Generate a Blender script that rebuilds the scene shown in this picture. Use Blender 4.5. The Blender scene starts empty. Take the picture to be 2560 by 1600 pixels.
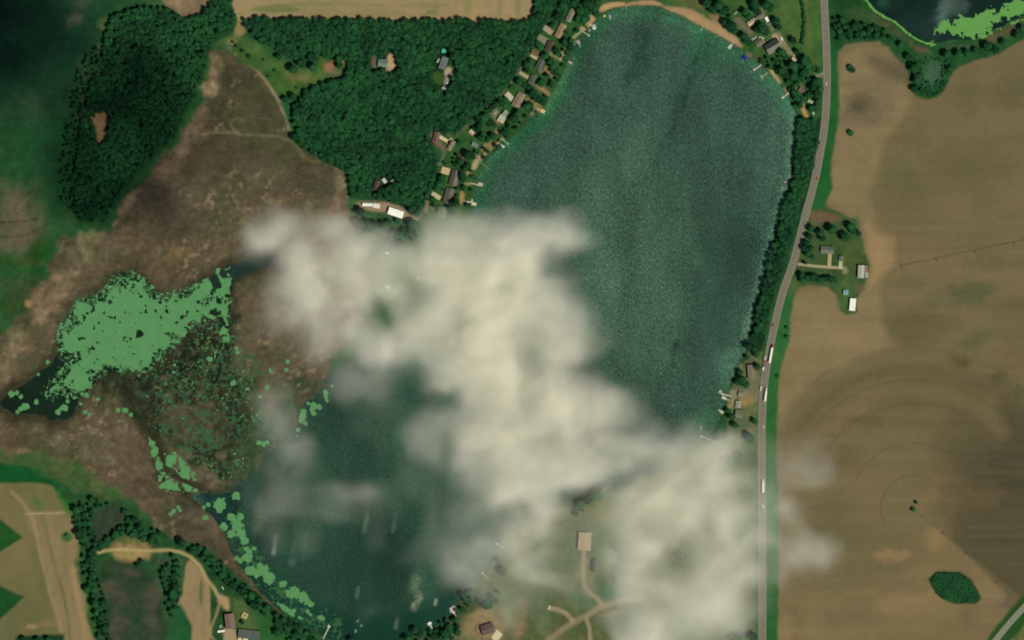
import bpy, bmesh, math, random
import numpy as np
from mathutils import Vector, Matrix

# ------------------------------------------------------------------ camera, sky, sun, exposure
S = 0.55                       # metres per photo pixel (the photograph is 2560 x 1600)
CAM_H = 12000.0
SC = bpy.context.scene
COL = SC.collection
cam_d = bpy.data.cameras.new('camera'); cam = bpy.data.objects.new('camera', cam_d); COL.objects.link(cam)
cam.location = (0, 0, CAM_H); cam.rotation_euler = (0, 0, 0)
cam_d.sensor_fit = 'HORIZONTAL'; cam_d.sensor_width = 36.0
cam_d.lens = 36.0 * CAM_H / (2560 * S)
cam_d.clip_start = 10.0; cam_d.clip_end = 40000.0
SC.camera = cam

SUN_EL = math.radians(54); SHX, SHY = -0.82, 0.572       # shadows fall this way on the ground
world = bpy.data.worlds.new('World'); SC.world = world; world.use_nodes = True
wn = world.node_tree.nodes; wl = world.node_tree.links
sky = wn.new('ShaderNodeTexSky'); sky.sky_type = 'NISHITA'; sky.sun_disc = False
sky.sun_elevation = SUN_EL; sky.sun_rotation = math.atan2(-SHX, -SHY)
wl.new(sky.outputs[0], wn['Background'].inputs['Color']); wn['Background'].inputs['Strength'].default_value = 0.055
sun_d = bpy.data.lights.new('sun', 'SUN'); sun_o = bpy.data.objects.new('sun', sun_d); COL.objects.link(sun_o)
sun_d.energy = 4.2; sun_d.angle = math.radians(0.5); sun_d.color = (1.0, 0.955, 0.88)
ldir = Vector((SHX * math.cos(SUN_EL), SHY * math.cos(SUN_EL), -math.sin(SUN_EL)))
sun_o.rotation_euler = ldir.to_track_quat('-Z', 'Y').to_euler(); sun_o.location = (500, -400, 3000)
SC.view_settings.view_transform = 'Standard'; SC.view_settings.look = 'None'
SC.view_settings.gamma = 1.0; SC.view_settings.exposure = 0.0; SC.view_settings.use_curve_mapping = False
cy = SC.cycles
cy.volume_bounces = 6; cy.max_bounces = 10; cy.diffuse_bounces = 2; cy.transparent_max_bounces = 12
cy.volume_step_rate = 2.0
cy.volume_max_steps = 256
cy.pixel_filter_type = 'BLACKMAN_HARRIS'; cy.filter_width = 1.9
try:
    cy.use_denoising = True; cy.denoiser = 'OPENIMAGEDENOISE'; cy.denoising_prefilter = 'ACCURATE'
except Exception:
    pass
rng = np.random.default_rng(7); rnd = random.Random(11)

# ------------------------------------------------------------------ helpers
def P(x, y, z=0.0):
    return Vector(((x - 1280) * S, (800 - y) * S, z))
def lin(c):
    c = np.asarray(c, float) / 255.0
    return np.where(c <= 0.04045, c / 12.92, ((c + 0.055) / 1.055) ** 2.4)
GAIN = 1.22                     # brightness of a sunlit white surface under this sun and sky
def alb(c):
    return lin(c) / GAIN
def smooth(a, b, x):
    t = np.clip((x - a) / (b - a), 0, 1); return t * t * (3 - 2 * t)

GS = 4.0; GX0, GX1, GY0, GY1 = -120, 2680, -120, 1720
gx = np.arange(GX0, GX1 + 1, GS); gy = np.arange(GY0, GY1 + 1, GS)
NX, NY = len(gx), len(gy)
X, Y = np.meshgrid(gx, gy)      # photo pixel coordinates of the ground grid
RTAB = np.random.RandomState(99).rand(512, 512)
def vnoise(px, py, seed):
    """smooth value noise on arrays of lattice coordinates"""
    xi = np.floor(px).astype(np.int64); yi = np.floor(py).astype(np.int64)
    fx = px - xi; fy = py - yi; fx = fx * fx * (3 - 2 * fx); fy = fy * fy * (3 - 2 * fy)
    ox, oy = (seed * 53) % 509, (seed * 97) % 503
    def h(a, b): return RTAB[(a + ox) & 511, (b + oy) & 511]
    a = h(xi, yi); b = h(xi + 1, yi); c = h(xi, yi + 1); d = h(xi + 1, yi + 1)
    return (a * (1 - fx) + b * fx) * (1 - fy) + (c * (1 - fx) + d * fx) * fy
_fc = {}
def fbm(scale, seed=0, octs=4, ax=1.0, ay=1.0, px=None, py=None):
    key = (scale, seed, octs, ax, ay)
    if px is None and key in _fc: return _fc[key]
    qx = X if px is None else px; qy = Y if py is None else py
    s = 0; amp = 1; tot = 0; f = 1.0 / scale
    for o in range(octs):
        s = s + amp * vnoise(qx * f * ax + 37.1 * o, qy * f * ay + 91.7 * o, seed + o * 17); tot += amp; amp *= 0.55; f *= 2.03
    r = np.clip((s / tot - 0.5) * 1.7 + 0.5, 0, 1)
    if px is None: _fc[key] = r
    return r
def inside(poly, qx, qy):
    c = np.zeros(qx.shape, bool); n = len(poly); j = n - 1
    for i in range(n):
        x1, y1 = poly[i]; x2, y2 = poly[j]
        if y1 != y2:
            c ^= ((y1 > qy) != (y2 > qy)) & (qx < (x2 - x1) * (qy - y1) / (y2 - y1) + x1)
        j = i
    return c
def seg_dist(pts, qx, qy, close=False):
    d = np.full(qx.shape, 1e9); n = len(pts)
    for i in range(n if close else n - 1):
        x1, y1 = pts[i]; x2, y2 = pts[(i + 1) % n]; dx, dy = x2 - x1, y2 - y1; L = dx * dx + dy * dy or 1e-9
        t = np.clip(((qx - x1) * dx + (qy - y1) * dy) / L, 0, 1)
        d = np.minimum(d, np.hypot(qx - x1 - t * dx, qy - y1 - t * dy))
    return d
def pmask(poly, feather=5, warp=0, wscale=40, seed=3):
    """soft 0..1 mask of a polygon on the ground grid: (iy, ix, mask)"""
    pad = feather + warp + GS
    xs = [p[0] for p in poly]; ys = [p[1] for p in poly]
    ix = slice(max(0, int((min(xs) - pad - GX0) // GS)), min(NX, int((max(xs) + pad - GX0) // GS) + 2))
    iy = slice(max(0, int((min(ys) - pad - GY0) // GS)), min(NY, int((max(ys) + pad - GY0) // GS) + 2))
    qx, qy = X[iy, ix], Y[iy, ix]
    if qx.size == 0: return iy, ix, np.zeros((0, 0))
    if warp:
        qx2 = qx + (fbm(wscale, seed, 3, 1.0, 1.0, X[iy, ix], Y[iy, ix]) - 0.5) * 2 * warp
        qy0 = qy; qy = qy + (fbm(wscale, seed + 50, 3, 1.0, 1.0, X[iy, ix], Y[iy, ix]) - 0.5) * 2 * warp; qx = qx2
    sd = seg_dist(poly, qx, qy, True) * np.where(inside(poly, qx, qy), 1, -1)
    return iy, ix, smooth(-feather, feather, sd)
def chaikin(pts, n=2, close=True):
    for _ in range(n):
        q = []
        m = len(pts)
        rng_ = range(m) if close else range(m - 1)
        if not close: q.append(pts[0])
        for i in rng_:
            a, b = pts[i], pts[(i + 1) % m]
            q += [(a[0] * .75 + b[0] * .25, a[1] * .75 + b[1] * .25), (a[0] * .25 + b[0] * .75, a[1] * .25 + b[1] * .75)]
        if not close: q.append(pts[-1])
        pts = q
    return pts

def tag(o, label=None, cat=None, group=None, kind=None):
    if label: o['label'] = label
    if cat: o['category'] = cat
    if group: o['group'] = group
    if kind: o['kind'] = kind
    return o
def obj(name, me, parent=None):
    o = bpy.data.objects.new(name, me); COL.objects.link(o)
    if parent is not None: o.parent = parent
    return o
def thing(name, label, cat, loc, rz=0.0, group=None):
    o = bpy.data.objects.new(name, None); COL.objects.link(o); o.empty_display_size = 0.5
    o.location = loc; o.rotation_euler = (0, 0, rz)
    return tag(o, label, cat, group)
class MB:
    """collects boxes, prisms and quads into one mesh"""
    def __init__(self): self.v = []; self.f = []
    def face(self, pts):
        n = len(self.v); self.v += [tuple(p) for p in pts]; self.f.append(tuple(range(n, n + len(pts))))
    def box(self, x0, x1, y0, y1, z0, z1):
        n = len(self.v)
        self.v += [(x0, y0, z0), (x1, y0, z0), (x1, y1, z0), (x0, y1, z0), (x0, y0, z1), (x1, y0, z1), (x1, y1, z1), (x0, y1, z1)]
        self.f += [tuple(n + i for i in q) for q in ((0, 3, 2, 1), (4, 5, 6, 7), (0, 1, 5, 4), (1, 2, 6, 5), (2, 3, 7, 6), (3, 0, 4, 7))]
        return self
    def hexa(self, b, t):
        n = len(self.v); self.v += [tuple(p) for p in b] + [tuple(p) for p in t]; k = len(b)
        self.f.append(tuple(n + i for i in reversed(range(k)))); self.f.append(tuple(n + k + i for i in range(k)))
        for i in range(k): self.f.append((n + i, n + (i + 1) % k, n + k + (i + 1) % k, n + k + i))
        return self
    def cyl(self, p, q, r0, r1=None, seg=8):
        r1 = r0 if r1 is None else r1
        p, q = Vector(p), Vector(q); d = (q - p).normalized()
        a = d.orthogonal().normalized(); b = d.cross(a)
        lo = [p + (a * math.cos(t) + b * math.sin(t)) * r0 for t in [2 * math.pi * i / seg for i in range(seg)]]
        hi = [q + (a * math.cos(t) + b * math.sin(t)) * r1 for t in [2 * math.pi * i / seg for i in range(seg)]]
        return self.hexa(lo, hi)
    def mesh(self, name, m):
        me = bpy.data.meshes.new(name); me.from_pydata(self.v, [], self.f); me.materials.append(m); me.validate(); me.update(); return me
    def build(self, name, m, parent=None): return obj(name, self.mesh(name, m), parent)

# ------------------------------------------------------------------ materials
_mc = {}
def mat(name, c, rough=0.85, grain=0.12, scale=1.2, metal=0.0, bump=0.0, coat=0.0):
    key = (name, tuple(c), rough, grain, scale)
    if key in _mc: return _mc[key]
    m = bpy.data.materials.new(name); m.use_nodes = True; nt = m.node_tree; b = nt.nodes['Principled BSDF']
    tc = nt.nodes.new('ShaderNodeTexCoord'); nz = nt.nodes.new('ShaderNodeTexNoise'); nz.inputs['Scale'].default_value = scale; nz.inputs['Detail'].default_value = 5
    nt.links.new(tc.outputs['Object'], nz.inputs['Vector'])
    mr = nt.nodes.new('ShaderNodeMapRange'); mr.inputs['From Min'].default_value = 0.3; mr.inputs['From Max'].default_value = 0.7
    mr.inputs['To Min'].default_value = 1 - grain; mr.inputs['To Max'].default_value = 1 + grain
    nt.links.new(nz.outputs['Fac'], mr.inputs['Value'])
    mx = nt.nodes.new('ShaderNodeMix'); mx.data_type = 'RGBA'; mx.blend_type = 'MULTIPLY'; mx.inputs['Factor'].default_value = 1
    mx.inputs[6].default_value = (*alb(c), 1); nt.links.new(mr.outputs[0], mx.inputs[7]); nt.links.new(mx.outputs[2], b.inputs['Base Color'])
    b.inputs['Roughness'].default_value = rough; b.inputs['Metallic'].default_value = metal
    b.inputs['Specular IOR Level'].default_value = 0.25
    if coat: b.inputs['Coat Weight'].default_value = coat
    if bump:
        bp = nt.nodes.new('ShaderNodeBump'); bp.inputs['Strength'].default_value = bump; bp.inputs['Distance'].default_value = 0.1
        nt.links.new(nz.outputs['Fac'], bp.inputs['Height']); nt.links.new(bp.outputs[0], b.inputs['Normal'])
    _mc[key] = m; return m
def roof_mat(c, ribbed=False):
    """shingles or standing-seam sheet: colour with weathering and fine courses"""
    key = ('roof', tuple(c), ribbed)
    if key in _mc: return _mc[key]
    m = mat('roof_%s' % ('sheet' if ribbed else 'shingle'), c, 0.55 if ribbed else 0.9, 0.10 if ribbed else 0.16, 0.35)
    m = m.copy(); nt = m.node_tree; b = nt.nodes['Principled BSDF']
    tc = nt.nodes.new('ShaderNodeTexCoord'); wv = nt.nodes.new('ShaderNodeTexWave'); wv.bands_direction = 'X' if ribbed else 'Y'
    wv.inputs['Scale'].default_value = 0.8 if ribbed else 1.4; wv.inputs['Distortion'].default_value = 0.3
    nt.links.new(tc.outputs['Object'], wv.inputs['Vector'])
    bp = nt.nodes.new('ShaderNodeBump'); bp.inputs['Strength'].default_value = 0.25; bp.inputs['Distance'].default_value = 0.05
    nt.links.new(wv.outputs['Fac'], bp.inputs['Height']); nt.links.new(bp.outputs[0], b.inputs['Normal'])
    _mc[key] = m; return m

def ground_material():
    m = bpy.data.materials.new('ground_cover'); m.use_nodes = True; nt = m.node_tree; N = nt.nodes; L = nt.links; b = N['Principled BSDF']
    at = N.new('ShaderNodeAttribute'); at.attribute_name = 'cover'
    gr = N.new('ShaderNodeAttribute'); gr.attribute_name = 'grain'
    tc = N.new('ShaderNodeTexCoord')
    n1 = N.new('ShaderNodeTexNoise'); n1.inputs['Scale'].default_value = 0.42; n1.inputs['Detail'].default_value = 6; n1.inputs['Roughness'].default_value = 0.65
    n2 = N.new('ShaderNodeTexNoise'); n2.inputs['Scale'].default_value = 0.11; n2.inputs['Detail'].default_value = 4
    for n in (n1, n2): L.new(tc.outputs['Object'], n.inputs['Vector'])
    add = N.new('ShaderNodeMath'); add.operation = 'ADD'; L.new(n1.outputs['Fac'], add.inputs[0]); L.new(n2.outputs['Fac'], add.inputs[1])
    sub = N.new('ShaderNodeMath'); sub.operation = 'SUBTRACT'; L.new(add.outputs[0], sub.inputs[0]); sub.inputs[1].default_value = 1.0
    mul = N.new('ShaderNodeMath'); mul.operation = 'MULTIPLY_ADD'; L.new(sub.outputs[0], mul.inputs[0]); L.new(gr.outputs['Fac'], mul.inputs[1]); mul.inputs[2].default_value = 1.0
    clp = N.new('ShaderNodeMath'); clp.operation = 'MAXIMUM'; L.new(mul.outputs[0], clp.inputs[0]); clp.inputs[1].default_value = 0.25
    mx = N.new('ShaderNodeMix'); mx.data_type = 'RGBA'; mx.blend_type = 'MULTIPLY'; mx.inputs['Factor'].default_value = 1
    L.new(at.outputs['Color'], mx.inputs[6]); L.new(clp.outputs[0], mx.inputs[7]); L.new(mx.outputs[2], b.inputs['Base Color'])
    b.inputs['Roughness'].default_value = 0.95; b.inputs['Specular IOR Level'].default_value = 0.1
    bp = N.new('ShaderNodeBump'); bp.inputs['Distance'].default_value = 0.7; bp.inputs['Strength'].default_value = 0.5
    L.new(n1.outputs['Fac'], bp.inputs['Height']); L.new(bp.outputs[0], b.inputs['Normal'])
    return m
def water_material():
    m = bpy.data.materials.new('lake_water'); m.use_nodes = True; nt = m.node_tree; N = nt.nodes; L = nt.links; b = N['Principled BSDF']
    at = N.new('ShaderNodeAttribute'); at.attribute_name = 'cover'
    gr = N.new('ShaderNodeAttribute'); gr.attribute_name = 'grain'
    tc = N.new('ShaderNodeTexCoord'); mp = N.new('ShaderNodeMapping'); mp.inputs['Scale'].default_value = (1.0, 0.72, 1); mp.inputs['Rotation'].default_value = (0, 0, 0.35)
    L.new(tc.outputs['Object'], mp.inputs['Vector'])
    n1 = N.new('ShaderNodeTexNoise'); n1.inputs['Scale'].default_value = 0.36; n1.inputs['Detail'].default_value = 5; n1.inputs['Roughness'].default_value = 0.75
    n2 = N.new('ShaderNodeTexNoise'); n2.inputs['Scale'].default_value = 0.02; n2.inputs['Detail'].default_value = 4
    L.new(mp.outputs[0], n1.inputs['Vector']); L.new(mp.outputs[0], n2.inputs['Vector'])
    # whitecaps and darker troughs
    mr = N.new('ShaderNodeMapRange'); mr.inputs['From Min'].default_value = 0.3; mr.inputs['From Max'].default_value = 0.72; mr.inputs['To Min'].default_value = -0.95; mr.inputs['To Max'].default_value = 1.0
    L.new(n1.outputs['Fac'], mr.inputs['Value'])
    mr2 = N.new('ShaderNodeMapRange'); mr2.inputs['From Min'].default_value = 0.3; mr2.inputs['From Max'].default_value = 0.7; mr2.inputs['To Min'].default_value = -0.22; mr2.inputs['To Max'].default_value = 0.22
    L.new(n2.outputs['Fac'], mr2.inputs['Value'])
    ad = N.new('ShaderNodeMath'); ad.operation = 'ADD'; L.new(mr.outputs[0], ad.inputs[0]); L.new(mr2.outputs[0], ad.inputs[1])
    n3 = N.new('ShaderNodeTexNoise'); n3.inputs['Scale'].default_value = 0.42; n3.inputs['Detail'].default_value = 2; L.new(mp.outputs[0], n3.inputs['Vector'])
    mr3 = N.new('ShaderNodeMapRange'); mr3.inputs['From Min'].default_value = 0.6; mr3.inputs['From Max'].default_value = 0.74; mr3.inputs['To Max'].default_value = 1.7; L.new(n3.outputs['Fac'], mr3.inputs['Value'])
    ad3 = N.new('ShaderNodeMath'); ad3.operation = 'ADD'; L.new(ad.outputs[0], ad3.inputs[0]); L.new(mr3.outputs[0], ad3.inputs[1]); ad = ad3
    mul = N.new('ShaderNodeMath'); mul.operation = 'MULTIPLY_ADD'; L.new(ad.outputs[0], mul.inputs[0]); L.new(gr.outputs['Fac'], mul.inputs[1]); mul.inputs[2].default_value = 1.0
    mx = N.new('ShaderNodeMix'); mx.data_type = 'RGBA'; mx.blend_type = 'MULTIPLY'; mx.inputs['Factor'].default_value = 1
    L.new(at.outputs['Color'], mx.inputs[6]); L.new(mul.outputs[0], mx.inputs[7]); L.new(mx.outputs[2], b.inputs['Base Color'])
    b.inputs['Roughness'].default_value = 0.22; b.inputs['IOR'].default_value = 1.33
    bp = N.new('ShaderNodeBump'); bp.inputs['Distance'].default_value = 0.5; bp.inputs['Strength'].default_value = 0.55
    L.new(n1.outputs['Fac'], bp.inputs['Height']); L.new(bp.outputs[0], b.inputs['Normal'])
    return m
def leaf_material(name, c0, c1, joined=False):
    m = bpy.data.materials.new(name); m.use_nodes = True; nt = m.node_tree; N = nt.nodes; L = nt.links; b = N['Principled BSDF']
    if joined:
        r = N.new('ShaderNodeAttribute'); r.attribute_name = 'tint'; ro = r.outputs['Fac']
    else:
        r = N.new('ShaderNodeObjectInfo'); ro = r.outputs['Random']
    tc = N.new('ShaderNodeTexCoord'); g = N.new('ShaderNodeNewGeometry')
    nz = N.new('ShaderNodeTexNoise'); nz.inputs['Scale'].default_value = 0.55; nz.inputs['Detail'].default_value = 4; L.new(g.outputs['Position'], nz.inputs['Vector'])
    ma = N.new('ShaderNodeMath'); ma.operation = 'MULTIPLY_ADD'; L.new(nz.outputs['Fac'], ma.inputs[0]); ma.inputs[1].default_value = 1.3; ma.inputs[2].default_value = -0.65
    ad = N.new('ShaderNodeMath'); ad.operation = 'ADD'; ad.use_clamp = True; L.new(ro, ad.inputs[0]); L.new(ma.outputs[0], ad.inputs[1])
    mx = N.new('ShaderNodeMix'); mx.data_type = 'RGBA'; mx.inputs[6].default_value = (*alb(c0), 1); mx.inputs[7].default_value = (*alb(c1), 1)
    L.new(ad.outputs[0], mx.inputs['Factor']); L.new(mx.outputs[2], b.inputs['Base Color'])
    b.inputs['Roughness'].default_value = 0.75; b.inputs['Specular IOR Level'].default_value = 0.12
    return m
# ------------------------------------------------------------------ the setting: ground cover, water
COVER = np.zeros((NY, NX, 3)); GRAIN = np.full((NY, NX), 0.5); LAB = np.zeros((NY, NX), np.int32)
NAMES = ['meadow']
def lab(n):
    if n not in NAMES: NAMES.append(n)
    return NAMES.index(n)
def paint(poly, c, label=None, feather=5, warp=0, wscale=40, a=1.0, seed=3, mot=None, grain=None, sm=0):
    if sm: poly = chaikin(poly, sm)
    iy, ix, m = pmask(poly, feather, warp, wscale, seed)
    if m.size == 0: return
    col = np.broadcast_to(alb(c), m.shape + (3,))
    if mot:
        c2, sc, amt = mot[0], mot[1], mot[2]; ax, ay = (mot[3], mot[4]) if len(mot) > 3 else (1, 1)
        w = np.clip(fbm(sc, seed + 9, 4, ax, ay, X[iy, ix], Y[iy, ix]) * amt, 0, 1)[..., None]; col = col * (1 - w) + alb(c2) * w
    w = (m * a)[..., None]; COVER[iy, ix] = COVER[iy, ix] * (1 - w) + col * w
    if grain is not None: GRAIN[iy, ix] = GRAIN[iy, ix] * (1 - m) + grain * m
    if label: LAB[iy, ix] = np.where(m > 0.5, lab(label), LAB[iy, ix])
def ell(cx, cy, rx, ry, rot=0, n=20):
    t = math.radians(rot)
    return [(cx + rx * math.cos(q) * math.cos(t) - ry * math.sin(q) * math.sin(t), cy + rx * math.cos(q) * math.sin(t) + ry * math.sin(q) * math.cos(t)) for q in [2 * math.pi * i / n for i in range(n)]]
def blob(cx, cy, rx, ry, c, a=0.8, rot=0, feather=None, warp=None, **k):
    f = feather if feather is not None else min(rx, ry) * 0.8
    paint(ell(cx, cy, rx, ry, rot), c, a=a, feather=f, warp=warp if warp is not None else min(rx, ry) * 0.5, wscale=max(12, min(rx, ry) * 1.2), seed=int(cx * 3 + cy) % 97, **k)
def stroke(pts, w, c, a=1.0, feather=3, label=None, grain=None, noise=0):
    pad = w + feather + 6; xs = [p[0] for p in pts]; ys = [p[1] for p in pts]
    ix = slice(max(0, int((min(xs) - pad - GX0) // GS)), min(NX, int((max(xs) + pad - GX0) // GS) + 2)); iy = slice(max(0, int((min(ys) - pad - GY0) // GS)), min(NY, int((max(ys) + pad - GY0) // GS) + 2))
    d = seg_dist(pts, X[iy, ix], Y[iy, ix]); m = 1 - smooth(w / 2 - feather, w / 2 + feather, d)
    if noise: m = m * np.clip(1 - noise + 2 * noise * fbm(14, 5, 3, 1.0, 1.0, X[iy, ix], Y[iy, ix]), 0, 1)
    wv = (m * a)[..., None]; COVER[iy, ix] = COVER[iy, ix] * (1 - wv) + alb(c) * wv
    if label: LAB[iy, ix] = np.where(m > 0.5, lab(label), LAB[iy, ix])

# --- base meadow
w = fbm(90, 1, 5)[..., None]; COVER[:] = alb((26, 66, 36)) * (1 - w) + alb((52, 92, 50)) * w
# --- west meadow and wet grass
paint([(-120, -120), (330, -120), (270, 60), (235, 200), (215, 330), (190, 480), (150, 560), (130, 660), (60, 780), (-120, 900)], (24, 76, 38), 'meadow', 20, 14, 60, mot=((44, 84, 44), 70, 0.8), grain=0.6)
for q in [(40, 520, 62, 66, (98, 86, 66), 0.95, 0), (50, 600, 55, 40, (94, 88, 66), 0.8, 0), (50, 720, 50, 26, (66, 82, 44), 0.6, 0), (70, 655, 40, 10, (100, 84, 58), 0.5, 0), (30, 660, 40, 20, (38, 74, 28), 0.8, 0),
          (80, 260, 34, 36, (78, 100, 62), 0.75, 30), (185, 50, 22, 12, (150, 140, 110), 0.75, -20), (205, 8, 20, 16, (110, 116, 92), 0.5, 0), (300, 25, 24, 14, (60, 104, 54), 0.6, -30), (160, 230, 34, 60, (66, 98, 56), 0.4, 10), (100, 170, 20, 12, (90, 84, 70), 0.3, 0),
          (140, 430, 60, 60, (14, 58, 30), 0.6, 0), (95, 640, 26, 52, (18, 66, 14), 0.8, 12), (30, 770, 40, 30, (44, 76, 30), 0.8, 0), (60, 740, 60, 50, (48, 62, 32), .6, 0), (10, 830, 30, 30, (40, 72, 32), .6, 0)]:
    blob(q[0], q[1], q[2], q[3], q[4], q[5], q[6], grain=0.7)
stroke([(0, 557), (50, 554), (95, 547)], 3, (44, 48, 34), 0.7, 2); stroke([(0, 593), (50, 590), (85, 580), (120, 562)], 3, (44, 46, 34), 0.7, 2)
blob(70, 60, 190, 150, (15, 44, 32), 0.85, feather=90, warp=30); blob(60, 200, 110, 120, (17, 50, 32), 0.7, feather=60, warp=30); blob(300, 30, 60, 50, (22, 52, 32), 0.6)  # cloud shadow on the top-left corner deepened in the meadow colour
# --- forest floors
FOREST_E = [(606, 52), (640, 44), (960, 52), (1330, 54), (1335, 20), (1330, -60), (1480, -60), (1500, 20), (1460, 60), (1400, 62), (1340, 112), (1330, 160), (1290, 200), (1262, 250), (1215, 290), (1150, 330), (1085, 330), (1075, 345), (1090, 395), (1095, 430), (1075, 480), (1062, 532), (1030, 545), (990, 520), (960, 500), (920, 494), (885, 492), (872, 430), (800, 396), (752, 366), (737, 300), (735, 262), (770, 222), (830, 205), (870, 190), (860, 130), (800, 150), (740, 150), (700, 128), (650, 105)]
FOREST_W = [(272, 50), (330, 18), (430, 22), (460, 50), (500, 40), (528, 0), (530, -60), (585, -60), (578, 10), (592, 62), (560, 92), (534, 116), (522, 190), (508, 228), (470, 300), (440, 358), (385, 412), (325, 470), (300, 520), (265, 560), (200, 560), (182, 470), (196, 380), (205, 300), (235, 190), (262, 110)]
paint(FOREST_E, (20, 46, 28), 'forest_floor', 8, 5, 25, grain=0.6)
paint(FOREST_W, (20, 50, 28), 'forest_floor', 12, 8, 30, mot=((40, 72, 38), 40, 0.8), grain=0.6)
paint([(540, 130), (528, 190), (512, 240), (474, 312), (446, 366), (392, 420), (330, 476), (304, 528), (270, 566), (200, 580), (196, 556), (255, 540), (290, 500), (318, 460), (370, 404), (420, 350), (452, 296), (492, 226), (510, 160)], (34, 82, 40), None, 9, 5, 24, mot=((52, 96, 46), 20, .7), grain=0.5)
paint([(195, 170), (245, 130), (265, 200), (250, 260), (240, 330), (225, 420), (190, 500), (175, 470), (190, 330)], (46, 70, 44), None, 16, 14, 30, a=0.8, mot=((70, 74, 54), 22, 0.9), grain=0.9)
paint([(226, 284), (240, 276), (262, 282), (272, 296), (266, 320), (266, 345), (254, 366), (244, 362), (240, 320), (228, 305)], (142, 112, 76), None, 5, 5, 20, grain=0.3, sm=1)
blob(248, 365, 14, 8, (110, 96, 66), 0.7)
paint([(400, -60), (528, -60), (526, 10), (490, 40), (462, 48), (440, 25), (405, 4)], (96, 86, 64), 'marsh', 8, 6, 20, mot=((150, 128, 98), 26, 0.9), grain=0.7)
for x, y, r in [(258, 185, 9), (250, 120, 8), (285, 110, 9), (262, 60, 14), (432, 70, 10), (300, 110, 8)]: blob(x, y, r, r * 1.4, (78, 96, 54), 0.7)
# --- big brown marsh
MARSH = [(530, 128), (548, 122), (572, 122), (606, 158), (640, 178), (668, 208), (690, 242), (706, 282), (720, 300), (728, 335), (745, 364), (765, 392), (812, 408), (864, 414), (870, 466), (872, 545), (960, 600), (900, 800), (830, 900), (800, 1010), (748, 1080), (705, 1100), (655, 1160), (640, 1220), (560, 1270), (580, 1350), (640, 1440), (720, 1540), (700, 1548), (640, 1490), (560, 1420), (500, 1360), (410, 1345), (370, 1320), (330, 1250), (270, 1220), (180, 1200), (100, 1170), (20, 1140), (-120, 1120), (-120, 880), (0, 840), (50, 790), (95, 740), (120, 690), (135, 630), (160, 595), (200, 582), (270, 578), (292, 558), (315, 500), (345, 470), (392, 420), (440, 372), (478, 312), (505, 258), (520, 200)]
paint(MARSH, (88, 79, 59), 'marsh', 7, 10, 30, mot=((96, 86, 62), 46, 0.8), grain=1.2)
paint([(545, 135), (600, 165), (640, 190), (690, 260), (715, 320), (640, 330), (540, 335), (500, 320), (520, 230), (540, 170)], (74, 70, 50), None, 16, 10, 30, a=0.8, grain=0.9)
paint([(530, 350), (720, 350), (770, 420), (700, 480), (600, 500), (480, 500), (440, 430), (500, 370)], (80, 74, 54), None, 26, 14, 40, a=0.6, grain=0.7)
for q in [(535, 185, 14, 55, (142, 122, 92), 0.95, 5), (520, 222, 16, 18, (142, 122, 92), 0.8, 0), (495, 300, 16, 44, (104, 92, 66), 0.7, 30), (478, 335, 20, 26, (120, 104, 80), 0.8, 20), (456, 372, 22, 14, (132, 114, 88), 0.85, -40), (420, 415, 30, 34, (110, 92, 70), 0.8, 30), (436, 455, 26, 20, (100, 86, 64), 0.6, 0),
          (325, 500, 10, 30, (142, 122, 92), 0.9, 32), (308, 525, 8, 16, (134, 116, 86), 0.8, 25), (292, 556, 4, 14, (130, 116, 80), 0.8, 35), (310, 570, 14, 10, (110, 92, 72), 0.7, 0), (225, 590, 34, 12, (116, 112, 74), 0.7, -8), (205, 605, 18, 14, (110, 104, 76), 0.6, 0), (154, 620, 4, 16, (118, 116, 86), 0.7, 15), (218, 640, 14, 20, (112, 108, 72), 0.7, 0), (260, 675, 44, 14, (108, 88, 66), 0.6, -15), (165, 690, 34, 16, (138, 118, 90), 0.8, -15), (160, 720, 30, 14, (128, 108, 82), 0.8, -20), (95, 735, 36, 14, (112, 92, 66), 0.7, -45),
          (118, 755, 24, 50, (116, 98, 74), 0.75, 30), (100, 790, 16, 24, (134, 114, 86), 0.8, 20), (45, 840, 26, 22, (138, 124, 94), 0.85, 10), (60, 862, 18, 20, (128, 110, 80), 0.8, 0), (20, 890, 26, 40, (118, 104, 78), 0.75, 20), (8, 940, 16, 26, (122, 108, 82), 0.7, 0), (70, 760, 8, 10, (150, 120, 80), 0.7, 0),
          (448, 640, 34, 20, (104, 88, 54), 0.7, -10), (420, 670, 30, 16, (92, 76, 52), 0.6, 0), (360, 615, 30, 22, (96, 82, 56), 0.5, 0), (420, 590, 44, 24, (60, 56, 38), 0.5, 0), (560, 600, 40, 20, (88, 78, 56), 0.5, 0), (590, 530, 30, 26, (98, 88, 66), 0.5, 0), (690, 505, 20, 8, (112, 100, 70), 0.5, -10), (330, 660, 46, 20, (70, 62, 40), 0.5, 0), (250, 730, 50, 18, (66, 52, 34), 0.6, -10),
          (850, 430, 14, 20, (118, 108, 80), 0.7, 0), (852, 458, 14, 12, (142, 126, 94), 0.8, 0), (835, 525, 18, 16, (128, 96, 76), 0.7, 0), (850, 500, 14, 40, (104, 92, 72), 0.6, 0), (770, 515, 16, 14, (110, 104, 76), 0.5, 0), (748, 420, 40, 40, (74, 70, 50), 0.6, 0), (818, 400, 6, 12, (150, 128, 86), 0.7, -30), (800, 475, 30, 30, (68, 74, 56), 0.5, 0)]:
    blob(q[0], q[1], q[2], q[3], tuple(min(255, c_ * (1.1 if q[4][0] > 95 else 1)) for c_ in q[4]), min(1, q[5] * 1.15), q[6], mot=((88, 78, 58), 9, 0.35), grain=1.2)
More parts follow.
